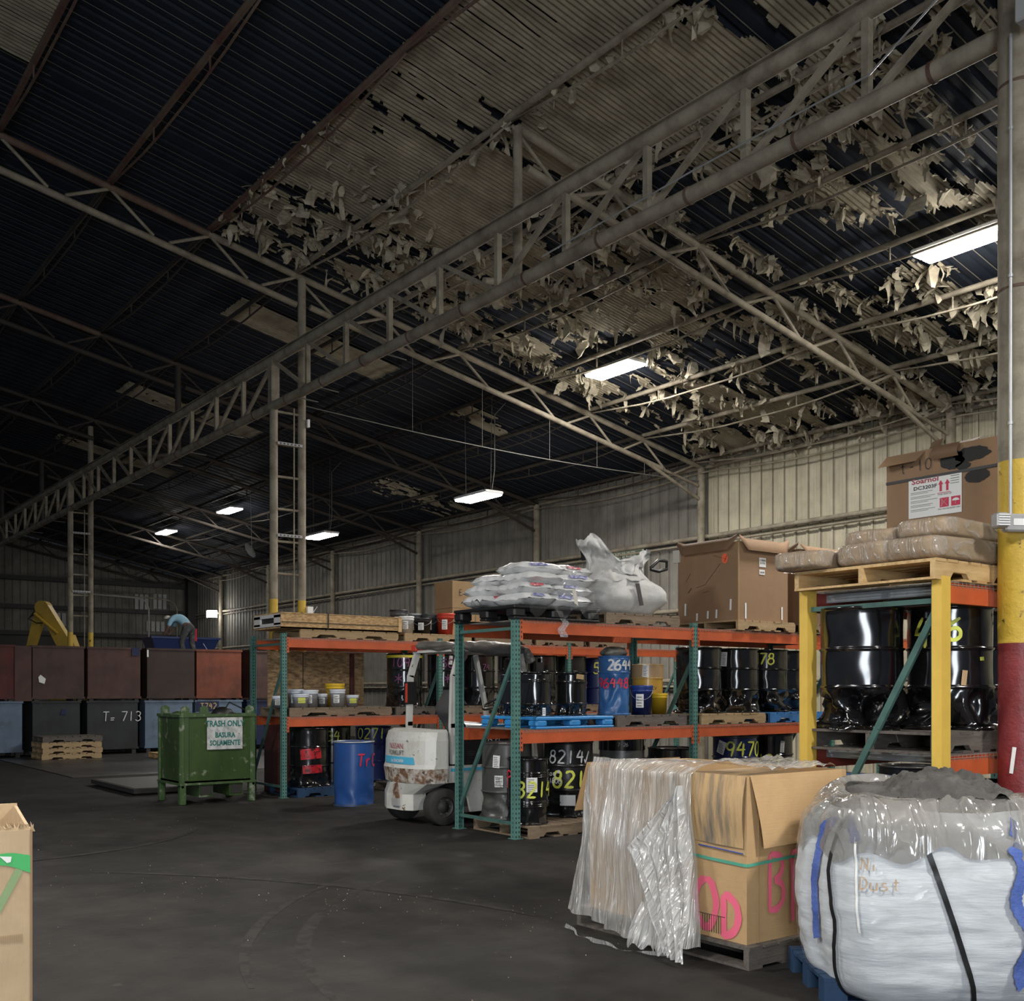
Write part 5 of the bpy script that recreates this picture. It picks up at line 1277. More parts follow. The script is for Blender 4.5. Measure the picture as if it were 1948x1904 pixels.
be = [(0, 1), (1, 2), (2, 3), (3, 4), (4, 5), (0, 6), (6, 7), (7, 8), (8, 9), (0, 10), (10, 11), (11, 12), (12, 13), (3, 14), (14, 15), (15, 16), (16, 17), (3, 18), (18, 19), (19, 20), (20, 21)]
br = [.13, .12, .13, .10, .05, .095, .09, .062, .04, .035, .09, .062, .04, .035, .06, .042, .032, .03, .06, .042, .032, .03]
skin('body', bp, be, br, M_skin, t)
for tip in ((.68, .13, .68), (.62, -.13, .70)):
    for k in range(5):
        pass
skin('shirt', [bp[i] for i in (0, 1, 2, 3, 14, 15, 18, 19)], [(0, 1), (1, 2), (2, 3), (3, 4), (4, 5), (3, 6), (6, 7)], [.145, .15, .165, .125, .08, .06, .08, .06], M_shirt, t)
skin('trousers', [(.03, 0, .96)] + [bp[i] for i in (6, 7, 8, 10, 11, 12)] + [(.09, 0, 1.05)], [(0, 1), (1, 2), (2, 3), (0, 4), (4, 5), (5, 6), (0, 7)], [.16, .12, .085, .07, .12, .085, .07, .14], M_jean, t)
for sy, b in ((1, bp[9]), (-1, bp[13])):
    mb = MB(); mb.rbox(b[0] - .20, b[0] + .08, b[1] - .05, b[1] + .05, 0, .10, M_black, .03); mb.build('boot', t)
mb = MB(); mb.grid(lambda u, v: (.60 + .115 * math.cos(2 * PI * u) * math.sin(PI / 2 * v), .105 * math.sin(2 * PI * u) * math.sin(PI / 2 * v), 1.16 + .10 * math.cos(PI / 2 * v)), 16, 6, M_capm, close_u=True)
mb.grid(lambda u, v: (.66 + .17 * v, (.09 - .03 * v) * (2 * u - 1), 1.17 + .015 * v), 6, 4, M_capm); mb.build('cap', t)
mb = MB(); mb.box(-.20, -.12, -.20, -.14, .52, .88, M_pR); mb.build('red_cloth', t)
mb = MB(); mb.tube([(.40, -.20, 1.10), (.2, -.19, 1.12), (.02, -.19, 1.08), (-.1, -.16, .92)], .012, M_black, 6); mb.build('harness_strap', t)
mb = MB(); mb.tube([(wx + .35, wy - .25, 2.95), (wx + .48, wy - .34, 2.7), (wx + .5, wy - .34, 2.55), (wx + .3, wy - .25, 2.5)], .012, M_grey, 5); tag(mb.build('air_hose'), 'thin grey hose curving down behind the worker', 'hose')

# ================================================================== long board crate on the farther rack
M_osb = mat('board_osb', (.62, .42, .20), .8, col2=(.34, .20, .09), thr=.5, soft=.1, scale=12, stretch=(1, 1, 3.5), var=.15, bump=.2, bscale=40)
M_osbd = mat('board_osb_dark', (.40, .27, .14), .8, col2=(.17, .11, .055), thr=.5, soft=.1, scale=9, stretch=(1, 1, 3), var=.2)
M_foam = mat('foam_white', (.70, .70, .68), .7)
t = thing('board_crate', 'long flat crate of strand board with white foam end, on the farther rack', 'crate', (6.68, 14.48, 2.515))
mb = MB(); mb.box(0, 2.06, 0, .02, .0, .22, M_osb); mb.box(0, 2.06, .98, 1.0, 0, .22, M_osb); mb.box(0, 2.06, 0, 1.0, .215, .235, M_osb); mb.box(0, 2.06, 0, 1, 0, .02, M_osb); mb.box(2.0, 2.06, -.02, .02, .0, .22, M_woodP); mb.box(2.04, 2.06, 0, 1, 0, .22, M_osb); mb.build('crate_shell', t)
mb = MB(); mb.box(.0, .03, .03, .97, .03, .08, M_foam); mb.box(.0, .03, .03, .97, .16, .215, M_foam); mb.box(.0, .03, .03, .25, .05, .2, M_foam); mb.box(.0, .03, .75, .97, .05, .2, M_foam); mb.box(.03, .05, .2, .8, .06, .18, M_dark); mb.build('foam_end', t)
mb = MB()
for x in (.75,): mb.box(x, x + .02, -.024, -.02, 0, .24, M_black)
mb.box(.0, 2.0, -.026, -.021, .085, .095, M_black); mb.build('strap', t)
# board leaning inside the farther rack
mb = MB(); mb.box(7.0, 8.72, 15.66, 15.68, 1.22, 2.22, M_osbd); mb.box(7.6, 7.61, 15.65, 15.661, 1.22, 2.2, M_dark); mb.box(8.45, 8.52, 15.62, 15.66, 1.22, 2.2, M_mar)
tag(mb.build('strand_board'), 'large strand board panel upright behind the white pails', 'board')
mb = MB(); mb.box(6.98, 7.52, 15.25, 15.75, 0.0, 1.05, M_mar); mb.box(6.96, 7.54, 15.23, 15.27, 1.0, 1.06, M_mar); mb.box(6.99, 7.0, 15.26, 15.74, 0.02, 1.0, M_mar)
tag(mb.build('maroon_box'), 'maroon steel box on the floor behind the farther rack end', 'box')

# ================================================================== cartons
M_cb = mat('cardboard_brown', (.30, .185, .105), .75, col2=(.255, .155, .085), thr=.55, soft=.2, scale=2.5, var=.1, bump=.08, bscale=50, bstretch=(1, 1, .1))
M_cbd = mat('cardboard_dark', (.20, .12, .068), .75, col2=(.16, .095, .05), thr=.55, soft=.2, scale=3)
M_cbl = mat('cardboard_light', (.55, .36, .18), .72, col2=(.47, .30, .145), thr=.55, soft=.2, scale=2.0, var=.1, col3=(.22, .17, .12), thr3=.70, scale3=3.0, bump=.12, bscale=60, bstretch=(.1, .1, 2))
M_cbs = mat('cardboard_soot', (.56, .37, .18), .74, col2=(.16, .14, .11), thr=.56, soft=.12, scale=2.6, stretch=(1, 5, .7), bump=.3, bscale=14, bstretch=(.2, 6, .4))
M_cbt = mat('cardboard_tan', (.40, .26, .13), .75, col2=(.32, .20, .10), thr=.55, soft=.2, scale=3)
def shell(mb, w_, d_, h_, mm, z0=0, th=.008, top=False):
    mb.box(0, w_, 0, th, z0, h_, mm); mb.box(0, w_, d_ - th, d_, z0, h_, mm); mb.box(0, th, th, d_ - th, z0, h_, mm); mb.box(w_ - th, w_, th, d_ - th, z0, h_, mm); mb.box(th, w_ - th, th, d_ - th, z0, z0 + th, mm)
    if top: mb.box(th, w_ - th, th, d_ - th, h_ - th, h_, mm)
def flap(mb, p0, p1, out, L_, drop, mm, curl=.3, up=0.0):
    """flap hinged on the edge p0-p1, bending outwards and down"""
    p0, p1, out = Vector(p0), Vector(p1), Vector(out).normalized()
    def fn(u, v):
        a = -up + (drop + up) * (v ** .6); e = 1 - .10 * v
        base = p0.lerp(p1, .5 + (u - .5) * e)
        s_ = L_ * v
        return base + out * (s_ * math.cos(a) * .5 + .012 * math.sin(PI * v) + .008) + Vector((0, 0, 1)) * (-s_ * math.sin(a) + .01 * math.sin(7 * u + 3 * v) * v * curl)
    mb.grid(fn, 8, 6, mm)
# big carton with orange sticker
BXx, BXy, BXw, BXd, BXh = 10.40, 8.98, .98, 1.05, 1.0
t = thing('carton', 'big brown carton with round orange sticker and folded-back flaps', 'cardboard box', (BXx, BXy, S2 + .131), 0, 'large cartons')
mb = MB(); shell(mb, BXw, BXd, BXh, M_cb); mb.box(-.004, .0, -.004, .012, 0, BXh, M_cbt); mb.box(.0, .012, -.004, .0, 0, BXh, M_cbt); bd = mb.build('carton_body', t)
mb = MB()
def roll(p0, p1, out, r_, L_):
    p0, p1, out = Vector(p0), Vector(p1), Vector(out)
    def fn(u, v):
        e = min(1, min(u, 1 - u) * 8 + .0); a = PI * .5 - v * 2.2 
        b = p0.lerp(p1, u); k = .35 + .65 * e
        return b + out * (r_ * math.cos(a) * k + L_ * v * .15 * k) + Vector((0, 0, 1)) * (r_ * math.sin(a) * k - (0 if v < 2 else 0) + (1 - k) * .12 - L_ * v * .5 * k)
    mb.grid(fn, 16, 8, M_cbd if out[0] < 0 else M_cb)
roll((0, BXd, BXh), (0, 0, BXh), (-1, 0, 0), .06, .13); roll((0, 0, BXh), (BXw, 0, BXh), (0, -1, 0), .05, .16); mb.build('flap', t)
mb = MB(); mb.add([on_x(-.006, .22, .80)(.055 * math.cos(2 * PI * i / 20), .065 * math.sin(2 * PI * i / 20)) for i in range(20)], [tuple(range(20))], mat('sticker_orange', (.85, .16, .07), .5)); o = mb.build('sticker', t, label='round orange sticker')
strokes('1', .09, .006, M_ink, on_x(-.008, .25, .76), slant=.5).build('pen_mark', o)
mb = MB()
for (u, z, hh) in ((.93, .10, .16), (.72, .02, .10), (.53, .04, .10), (.38, .04, .11), (.14, .13, .14)): mb.add([on_x(-.006, u, z)(0, 0), on_x(-.006, u, z)(.03, .0), on_x(-.006, u, z)(.035, hh), on_x(-.006, u, z)(.005, hh)], [(0, 1, 2, 3)], M_paper)
for (u, z, hh) in ((.12, .02, .20), (.84, .03, .17)): mb.add([(u, -.006, z), (u + .03, -.006, z), (u + .03, -.006, z + hh), (u, -.006, z + hh)], [(0, 1, 2, 3)], M_paper)
mb.build('tape_strip', t)
mb = MB(); mb.box(.40, .53, -.006, -.004, .70, .82, M_paper); mb.box(.40, .51, -.006, -.004, .60, .665, M_paper); o = mb.build('label', t)
letters('1 TRASH\n& 17 IN.', .036, M_ink, on_y(.465, -.008, .775), bold=.001, squeeze=.75).build('print', o)
letters('LGLVPI', .03, M_ink, on_y(.455, -.008, .62), bold=.001, squeeze=.9).build('print', o)
mb = MB(); mb.box(-.03, -.004, 1.0, 1.12, .82, .99, M_capm); mb.build('paper_tag', t)
for i, (a_, b_) in enumerate((((.80, .56), (.62, .58)), ((.92, .44), (.90, .40)), ((.3, .5), (.2, .52)), ((.52, .86), (.2, .83)), ((.35, .42), (.22, .80)))):
    pass
mb = MB()
for (y0, z0, y1, z1, w_) in ((.86, .40, .80, .46, .012), (.72, .46, .55, .49, .006), (.60, .38, .5, .40, .010), (.30, .74, .55, .50, .004), (.20, .79, .42, .86, .005), (.9, .55, .82, .66, .004)):
    mb.bar((-.005, y0, z0), (-.005, y1, z1), .002, w_, M_ink, up=(1, 0, 0))
mb.build('scuff', t)
t = thing('carton', 'brown open carton half hidden behind the wrapped bundles', 'cardboard box', (11.62, 8.98, S2 + .131), 0, 'large cartons')
mb = MB(); shell(mb, .98, 1.05, 1.0, M_cbd); mb.build('carton_body', t)
mb = MB(); roll((0, 1.05, 1.0), (0, 0, 1.0), (-1, 0, 0), .05, .10); roll((0, 0, 1.0), (.98, 0, 1.0), (0, -1, 0), .05, .10); mb.build('flap', t)
# cartons on the farther rack, by the sacks
for i, (x, z, lb) in enumerate(((9.70, 0, 'tan carton with pen writing below, near the white sacks'), (10.17, 0, 'tan carton beside the one with pen writing, lower layer'), (9.70, .455, 'tan carton on top with an F drawn on it'), (10.17, .455, 'tan carton on top with sagging open flaps'))):
    t = thing('carton', lb, 'cardboard box', (x + .55 - .45, 14.6, 2.38 + .131 + z), 0, 'small cartons on the farther rack')
    mb = MB(); shell(mb, .46, .55, .45, M_cbt, top=True); mb.build('carton_body', t)
    mb = MB()
    if i == 0: strokes('K74', .10, .010, M_ink, on_y(.12, -.004, .22)).build('pen_mark', t)
    elif i == 2: strokes('E', .14, .010, M_ink, on_y(.12, -.004, .2)).build('pen_mark', t)
    elif i == 3: mb.grid(lambda u, v: (.02 + .42 * u, -.02 - .03 * v, .45 - .05 * v + .02 * math.sin(6 * u)), 6, 2, M_cbt); mb.build('flap', t)
    else: mb.box(.02, .44, -.004, -.001, .2, .24, M_cb); mb.build('tape', t)
# tall printed carton
t = thing('carton', 'tall brown carton with white hazard label and torn flaps on the yellow rack', 'cardboard box', (7.64, 4.10, 2.335 + .141), 0, 'large cartons')
TW, TD, TH = .9, .93, 1.02
mb = MB(); shell(mb, TW, TD, TH, M_cb); mb.build('carton_body', t)
mb = MB(); 
for z in (.79, .25): mb.box(-.008, -.004, -.004, TD + .004, z, z + .022, M_black); mb.box(-.008, TW, -.008, -.004, z, z + .022, M_black)
mb.build('strap', t)
mb = MB(); mb.add([(-.002, TD, TH), (-.002, TD - .34, TH - .01), (-.07, TD - .30, TH - .09), (-.10, TD + .02, TH - .10)], [(0, 1, 2, 3)], M_cb); mb.add([(.02, TD - .36, TH), (.0, TD - .46, TH), (.10, TD - .44, TH + .09), (.12, TD - .33, TH + .08)], [(0, 1, 2, 3)], M_cbd)
mb.grid(lambda u, v: (-.008 - .05 * math.sin(PI * v * .8), TD - .42 - .22 * u, TH + .01 - .11 * v), 4, 5, M_cbd); mb.add([(.05, .38, TH), (.05, .22, TH + .01), (.16, .20, TH + .06), (.16, .40, TH + .05)], [(0, 1, 2, 3)], M_cbd); mb.build('flap', t)
mb = MB(); mb.box(-.007, -.004, .28, .73, .31, .72, M_paper); lb_ = mb.build('label', t, label='white printed label'); lb_.scale = (1, 1, .76); lb_.location = (0, 0, .253)
XO = -.009
letters('Soarnol', .075, M_decr, on_x(XO, .585, .665), bold=.002).build('print', lb_)
letters('DC3203F', .052, M_ink, on_x(XO, .585, .60), bold=.001).build('print', lb_)
mb = MB()
for k in range(5): mb.bar((XO, .71, .575 - .045 * k), (XO, .52 - .02 * (k % 3), .575 - .045 * k), .002, .004, M_ink, up=(1, 0, 0)); mb.bar((XO, .71, .56 - .045 * k), (XO, .56 - .02 * (k % 2), .56 - .045 * k), .002, .003, M_ink, up=(1, 0, 0))
for k in range(4): mb.bar((XO, .37, .69 - .025 * k), (XO, .30, .69 - .025 * k), .002, .008, M_ink, up=(1, 0, 0))
mb.build('fine_print', lb_)
M_hz = mat('hazard_red', (.55, .02, .07), .5)
mb = MB(); f_ = lambda u, v: (XO, .47 - u, .55 + v)
for dx in (0, .055): mb.add([f_(dx + a_, b_) for a_, b_ in ((.008, 0), (.028, 0), (.028, .07), (.008, .07))], [(0, 1, 2, 3)], M_hz); mb.add([f_(dx + a_, b_) for a_, b_ in ((-.004, .07), (.04, .07), (.018, .115))], [(0, 1, 2)], M_hz)
mb.add([f_(a_, b_) for a_, b_ in ((-.01, -.02), (.1, -.02), (.1, -.014), (-.01, -.014))], [(0, 1, 2, 3)], M_hz); mb.build('up_arrows', lb_)
letters('THIS SIDE UP', .02, M_ink, on_x(XO, .42, .51)).build('print', lb_)
mb = MB(); mb.box(XO, XO + .001, .385, .46, .385, .48, M_hz); mb.box(XO, XO + .001, .29, .365, .385, .48, M_hz)
mb.bar((XO - .001, .45, .47), (XO - .001, .395, .395), .001, .006, M_white, up=(1, 0, 0)); mb.bar((XO - .001, .40, .47), (XO - .001, .45, .395), .001, .006, M_white, up=(1, 0, 0)); mb.bar((XO - .001, .44, .47), (XO - .001, .44, .395), .001, .006, M_white, up=(1, 0, 0))
mb.add([(XO - .001, .327 - .03 * math.cos(a_ * PI / 8), .435 + .028 * math.sin(a_ * PI / 8)) for a_ in range(9)], [tuple(range(9))], M_white); mb.bar((XO - .001, .327, .44), (XO - .001, .327, .40), .001, .005, M_white, up=(1, 0, 0)); mb.build('hazard_square', lb_)
letters('NO HOOKS', .02, M_ink, on_x(XO, .422, .36)).build('print', lb_); letters('KEEP DRY', .02, M_ink, on_x(XO, .327, .36)).build('print', lb_)
mb = MB()
def blob(cy, cz, ry, rz, sd):
    mb.add([(-.006, cy + ry * math.cos(a_ * PI / 14) * (1 + .25 * noise.noise(Vector((math.cos(a_ * PI / 14) * 2 + sd, math.sin(a_ * PI / 14) * 2, sd)))), cz + rz * math.sin(a_ * PI / 14) * (1 + .3 * noise.noise(Vector((math.cos(a_ * PI / 14) * 3 + sd, math.sin(a_ * PI / 14) * 3, sd))))) for a_ in range(28)], [tuple(range(28))], M_ink)
blob(.36, .90, .10, .07, 1); blob(.20, .92, .15, .055, 2); blob(.27, .84, .06, .03, 5); blob(.16, .745, .10, .05, 9)
mb.build('black_paint', t, label='black sprayed blots')
strokes('t-10', .09, .006, M_ink, on_x(-.006, .80, .86), gap=.8).build('pen_mark', t)

# paper-faced bundles wrapped in film on the yellow rack
M_pack = mat('kraft_paper', (.42, .29, .16), .6, col2=(.30, .20, .11), thr=.55, soft=.2, scale=4, bump=.2, bscale=10)
F_pack = film('stretch_film_bundle', tint=(.55, .52, .47), alpha=.22, streak=(2, 12, 4), bscale=1.6, rough=.10, bump=.9, white=.45)
def bundle(label, x, y, z, wx_, wy_, h_, rot=0.0, seed=0):
    t = thing('wrapped_bundle', label, 'package', (x, y, z), rot, 'film-wrapped bundles')
    def fn(u, v, g=0.0):
        a = 2 * PI * u; c, s_ = math.cos(a), math.sin(a); p = .28
        q_ = 2 * v - 1
        prof = (1 - abs(q_) ** 4) ** .25 if abs(q_) < 1 else 0
        X = wx_ / 2 * math.copysign(abs(c) ** p, c) * (.90 + .10 * prof) * (prof ** .3 if prof > 0 else 0); Y_ = wy_ / 2 * math.copysign(abs(s_) ** p, s_) * (prof ** .3 if prof > 0 else 0)
        zz = h_ / 2 * q_
        n1 = noise.noise(Vector((X * 4 + seed, Y_ * 4, zz * 4))) * .018 + noise.noise(Vector((X * 13 + seed, Y_ * 13, zz * 13))) * .006
        k = 1 + g
        return (wx_ / 2 + X * k + n1, wy_ / 2 + Y_ * k + n1, h_ / 2 + (zz * (1 + g * .6) + n1 * (1 if v > .2 else 0)) + g * .0)
    mb = MB(); mb.grid(lambda u, v: fn(u, v), 44, 14, M_pack, close_u=True); mb.build('paper_pack', t)
    mb = MB(); mb.grid(lambda u, v: fn(u, v, .022), 44, 14, F_pack, close_u=True); mb.build('film_wrap', t)
    return t
ZP = 2.335 + .142
bundle('film-wrapped paper bundle overhanging the rack end, smallest of the row', 6.34, 4.70, ZP + .0, .62, .44, .15, R(3), 1)
bundle('film-wrapped paper bundle, middle of the row on the pine pallet', 6.43, 4.24, ZP, .66, .44, .17, R(-2), 5)
bundle('long film-wrapped paper bundle at the corner of the pine pallet', 6.44, 3.87, ZP, 1.0, .43, .17, R(-1), 9)
bundle('film-wrapped bundle lying on top beside the tall carton', 6.66, 3.90, ZP + .175, .86, .42, .14, R(4), 14)
bundle('film-wrapped bundle lying on top of the middle one', 6.74, 4.36, ZP + .172, .6, .44, .13, R(5), 18)

# ================================================================== white sacks on the black pallet
M_sack = mat('sack_white', (.66, .67, .67), .35, col2=(.58, .59, .60), thr=.55, soft=.2, scale=4, bump=.35, bscale=9, coat=.15)
M_sblue = mat('sack_print_blue', (.10, .11, .34), .5, col2=(.35, .36, .5), thr=.52, soft=.05, scale=30)
M_sred = mat('sack_print_red', (.48, .04, .06), .5, col2=(.62, .4, .4), thr=.55, soft=.05, scale=30)
F_sack = film('stretch_film_sacks', alpha=.03, streak=(1.5, 1.5, 3), bscale=2, rough=.06, bump=.4, white=.12)
SKZ = S2 + .155
def sack(label, x, y, z, lx, ly, h_, rot, seed, prt):
    t = thing('white_sack', label, 'sack', (x, y, z), rot, 'white printed sacks')
    def fn(u, v):
        a, b = 2 * u - 1, 2 * v - 1
        return a, b
    def surf(a, b, sgn):
        e = max(0, (1 - a ** 4)) * max(0, (1 - b ** 4)); th = h_ / 2 * e ** .45
        n1 = noise.noise(Vector((a * 2.2 + seed, b * 2.2, sgn))) * .014 + noise.noise(Vector((a * 6 + seed, b * 6, sgn))) * .007
        pin = 1 - .10 * (abs(a) ** 3) * (1 - b * b)
        return (lx / 2 * a + .01 * math.sin(b * 9 + seed) * abs(a) ** 4, ly / 2 * b * pin, h_ / 2 + sgn * th + n1 - .018 * max(0, abs(a) - .8) * 5 * .4 + (.03 * noise.noise(Vector((a * 3, b * 9, seed))) * abs(a) ** 6))
    mb = MB(); mb.grid(lambda u, v: surf(2 * u - 1, 2 * v - 1, 1), 18, 12, M_sack); mb.grid(lambda u, v: surf(1 - 2 * u, 2 * v - 1, -1), 18, 12, M_sack); mb.build('sack_body', t)
    if prt:
        for (a0, a1, b0, b1, mm) in prt:
            mb = MB(); mb.grid(lambda u, v: (lambda p: (p[0], p[1] - (.004 if b0 < -.5 else 0), p[2] + .005))(surf(a0 + (a1 - a0) * u, b0 + (b1 - b0) * v, 1)), 6, 4, mm); mb.build('print', t)
    return t
pb = [(-.5, .1, -.985, -.84, M_sblue)]; prd = [(-.4, .35, -.985, -.86, M_sred), (-.3, .25, -.84, -.7, M_sblue)]
ends = lambda c: [(-.45, .25, -.985, -.85, c)]
k = 0; lays = ['bottom layer', 'second layer', 'third layer', 'top layer']
SP = [ # layer, x, y, lx, ly, rot, print, label
 (0, 7.12, 9.20, .44, .62, 90, ends(M_sblue), 'white sack at the pallet corner, bottom layer, blue print'),
 (0, 7.62, 9.18, .64, .42, -2, pb, 'white sack in the bottom layer beside the corner one'),
 (0, 7.05, 9.68, .62, .42, 92, ends(M_sred), 'white sack with red print at the far end of the bottom layer'),
 (0, 7.60, 9.70, .64, .50, 4, None, 'plain white sack at the back of the bottom layer'),
 (1, 7.16, 9.24, .46, .60, 86, ends(M_sred), 'white sack of the second layer over the pallet corner'),
 (1, 7.66, 9.20, .62, .44, 5, pb, 'white sack of the second layer with blue block print'),
 (1, 7.10, 9.72, .60, .44, 96, prd, 'white sack with red and blue print slumping off the far side'),
 (1, 7.66, 9.72, .60, .46, -4, None, 'plain white sack at the back of the second layer'),
 (2, 7.24, 9.26, .50, .62, 88, None, 'white sack of the third layer with folded end'),
 (2, 7.70, 9.22, .60, .46, -6, [(-.2, .6, -.985, -.84, M_sblue)], 'white sack of the third layer with blue lettering'),
 (2, 7.18, 9.72, .52, .46, 99, None, 'white sack of the third layer sticking out to the far side'),
 (3, 7.30, 9.32, .62, .50, 84, ends(M_sblue), 'topmost white sack over the pallet corner, blue band'),
 (3, 7.76, 9.36, .62, .50, 8, prd, 'topmost white sack with bold red print next to the bulk bag')]
for i, (l_, x, y, lx, ly, rt, pr, lb) in enumerate(SP):
    sack(lb, x, y, SKZ + l_ * .118, lx, ly, .145, R(rt if abs(rt) < 45 else rt - 90), i * 3.3, pr)
def dome(u, v):
    x = 6.90 + 1.12 * u; y = 8.97 + 1.0 * v; e = (max(0, 1 - (2 * u - 1) ** 6) * max(0, 1 - (2 * v - 1) ** 6)) ** .5
    return (x, y, S2 + .16 + e * (.50 + .04 * noise.noise(Vector((x * 4, y * 4, 0)))) * (.72 + .5 * u * (1 - .25 * u)))
mb = MB(); mb.grid(dome, 26, 26, F_sack)
mb.grid(lambda u, v: (7.0 + 1.02 * u, 8.935 - .012 * math.sin(u * 40), S2 + .18 - .16 * v * (.6 + .4 * math.sin(u * 17))), 40, 4, F_sack)
tag(mb.build('stretch_film'), 'clear film stretched over the pile of white sacks', 'plastic wrap')
mb = MB(); mb.grid(lambda u, v: (7.42 + .10 * u + .03 * math.sin(8 * v), 8.945 - .02 * math.sin(12 * u + 5 * v), S2 + .02 - .20 * v), 8, 10, film('stretch_film_tail', alpha=.3, bscale=8, streak=(6, 6, 6)))
tag(mb.build('film_tail'), 'crumpled tail of clear film hanging over the orange beam', 'plastic wrap')
mb = MB(); mb.add([(7.62, 8.928, S2 + .2), (7.68, 8.928, S2 + .17), (7.64, 8.93, S2 + .36), (7.585, 8.93, S2 + .36)], [(0, 1, 2, 3)], M_capm)
tag(mb.build('paper_tag'), 'cream paper tag hanging on the film of the sack pallet', 'label')

# bulk bag beside the sacks
M_bulk = mat('bulk_bag_grey_white', (.56, .56, .55), .6, col2=(.44, .43, .41), thr=.55, soft=.2, scale=5, bump=.5, bscale=8)
t = thing('bulk_bag', 'slumped grey-white bulk bag with tall peaked top beside the sacks', 'bulk bag', (8.76, 9.5, S2 + .131))
def bb(u, v):
    a = 2 * PI * u; c, s_ = math.cos(a), math.sin(a); p = .5; hgt = .46
    rx, ry = .56, .48
    e = math.sin(PI * (.14 + .76 * v)) ** .42
    x = rx * math.copysign(abs(c) ** p, c) * e; y = ry * math.copysign(abs(s_) ** p, s_) * e
    z = hgt * v + .03 * noise.noise(Vector((a, v * 3, 0)))
    n1 = noise.noise(Vector((x * 3, y * 3, z * 5 + 3))) * .10 + noise.noise(Vector((x * 8, y * 8, z * 14))) * .045
    return (x * (1 + n1), y * (1 + n1), max(0, z))
mb = MB(); mb.grid(bb, 44, 18, M_bulk, close_u=True); mb.build('bag_body', t)
def skirt(u, v):
    a = 2 * PI * u; c, s_ = math.cos(a), math.sin(a)
    H = .20 + .32 * math.exp(-((c + .85) / .42) ** 2) + .22 * math.exp(-((c - .80) / .55) ** 2) - .04 * s_
    pinch = 1 - .28 * math.sin(PI * min(1, v * 1.15)) 
    rx = (.50 * (1 - v) + .50 * v) * pinch + .06 * v; ry = (.42 * (1 - v) + .20 * v) * pinch + .02
    x = rx * c - .02; y = ry * s_; z = .40 + H * v
    n1 = noise.noise(Vector((c * 2.2, s_ * 2.2 + 3, v * 3))) * .07 + noise.noise(Vector((c * 6, s_ * 6 + 3, v * 6))) * .035 + noise.noise(Vector((c * 14, s_ * 14, v * 9))) * .014
    return (x + n1 * .8, y + n1 * 1.6, z + n1 * .9)
mb = MB(); mb.grid(skirt, 90, 26, M_bulk, close_u=True); mb.build('bag_skirt', t)
mb = MB(); mb.tube([(.50, -.1, .62), (.62, -.12, .72), (.78, -.1, .72), (.78, -.1, .62), (.62, -.12, .58), (.50, -.1, .60)], .022, M_black, 6); mb.bar((-.42, .1, .66), (-.44, .1, .80), .06, .02, M_black); mb.build('lifting_strap', t)
mb = MB(); mb.bar((-.08, -.47, .36), (-.05, -.51, .10), .06, .008, M_dark, up=(0, 1, 0)); mb.build('side_strap', t)

# crumpled bag on the tall blue drum
mb = MB(); dx_, dy_ = XatY(1168, 9.3), 9.30
mb.grid(lambda u, v: (dx_ + .17 * math.cos(2 * PI * u) * math.sin(PI * v) ** .6 * (1 + .3 * noise.noise(Vector((u * 9, v * 4, 1)))), dy_ + .15 * math.sin(2 * PI * u) * math.sin(PI * v) ** .6, PS + .745 - .055 * math.cos(PI * v) * (1 + .6 * noise.noise(Vector((u * 9, v * 6, 4))))), 30, 12, M_tarp, close_u=True)
tag(mb.build('crumpled_bag'), 'crumpled grey bag lying on the tall blue drum', 'bag')
mb = MB(); cx_, cy_ = XatY(1081, 9.5), 9.5
mb.grid(lambda u, v: (cx_ + (.08 + .23 * u) * math.cos(-2.4 + 3.6 * v), cy_ + (.08 + .23 * u) * math.sin(-2.4 + 3.6 * v), 1.0 + .035 * (1 + noise.noise(Vector((u * 6, v * 9, 2)))) ), 8, 24, M_tarp)
tag(mb.build('dust_sheet'), 'grey plastic sheet crumpled on the 8214 drum', 'plastic sheet')

# ================================================================== safety sign on the side wall
YS0, YS1 = YatX(1130, 17.55), YatX(1226, 17.55); dS = depth(17.55, (YS0 + YS1) / 2)
zS1 = EYE + (1312 - 1049) / FPX * dS; zS0 = EYE + (1312 - 1104) / FPX * dS
t = thing('safety_sign', 'faded green and white safety reminder sign on the side wall behind the bulk bag', 'sign', (17.52, (YS0 + YS1) / 2, zS0))
hw = (YS0 - YS1) / 2; hS = zS1 - zS0
M_sgw = mat('sign_board', (.42, .44, .36), .6, col2=(.30, .31, .25), thr=.55, soft=.2, scale=3); M_sgg = mat('sign_band', (.06, .10, .06), .6)
mb = MB(); mb.box(0, .03, -hw, hw, 0, hS, M_sgw); mb.build('board', t)
mb = MB(); mb.box(-.004, 0, -hw * .94, hw * .5, hS * .68, hS * .94, M_sgg)
for k in range(5): mb.bar((-.003, hw * (.9 - .07 * k), hS * .68), (-.003, hw * (.84 - .07 * k), hS * .94), .002, .04, M_sgg, up=(1, 0, 0))
mb.build('band', t)
for s_, zz, sz, mm, oy in (('SAFETY REMINDER', .74, .22, M_sgw, .15), ('Safety Begins With...', .42, .26, M_ink, .1), ('TEAMWORK!', .10, .30, M_decr, .0)):
    letters(s_, sz * hS / .62 * .75, mm, lambda u, v, zz=zz, oy=oy: (-.008, -u - oy * hw * .0, hS * zz + v), bold=.004, squeeze=.82).build('lettering', t)

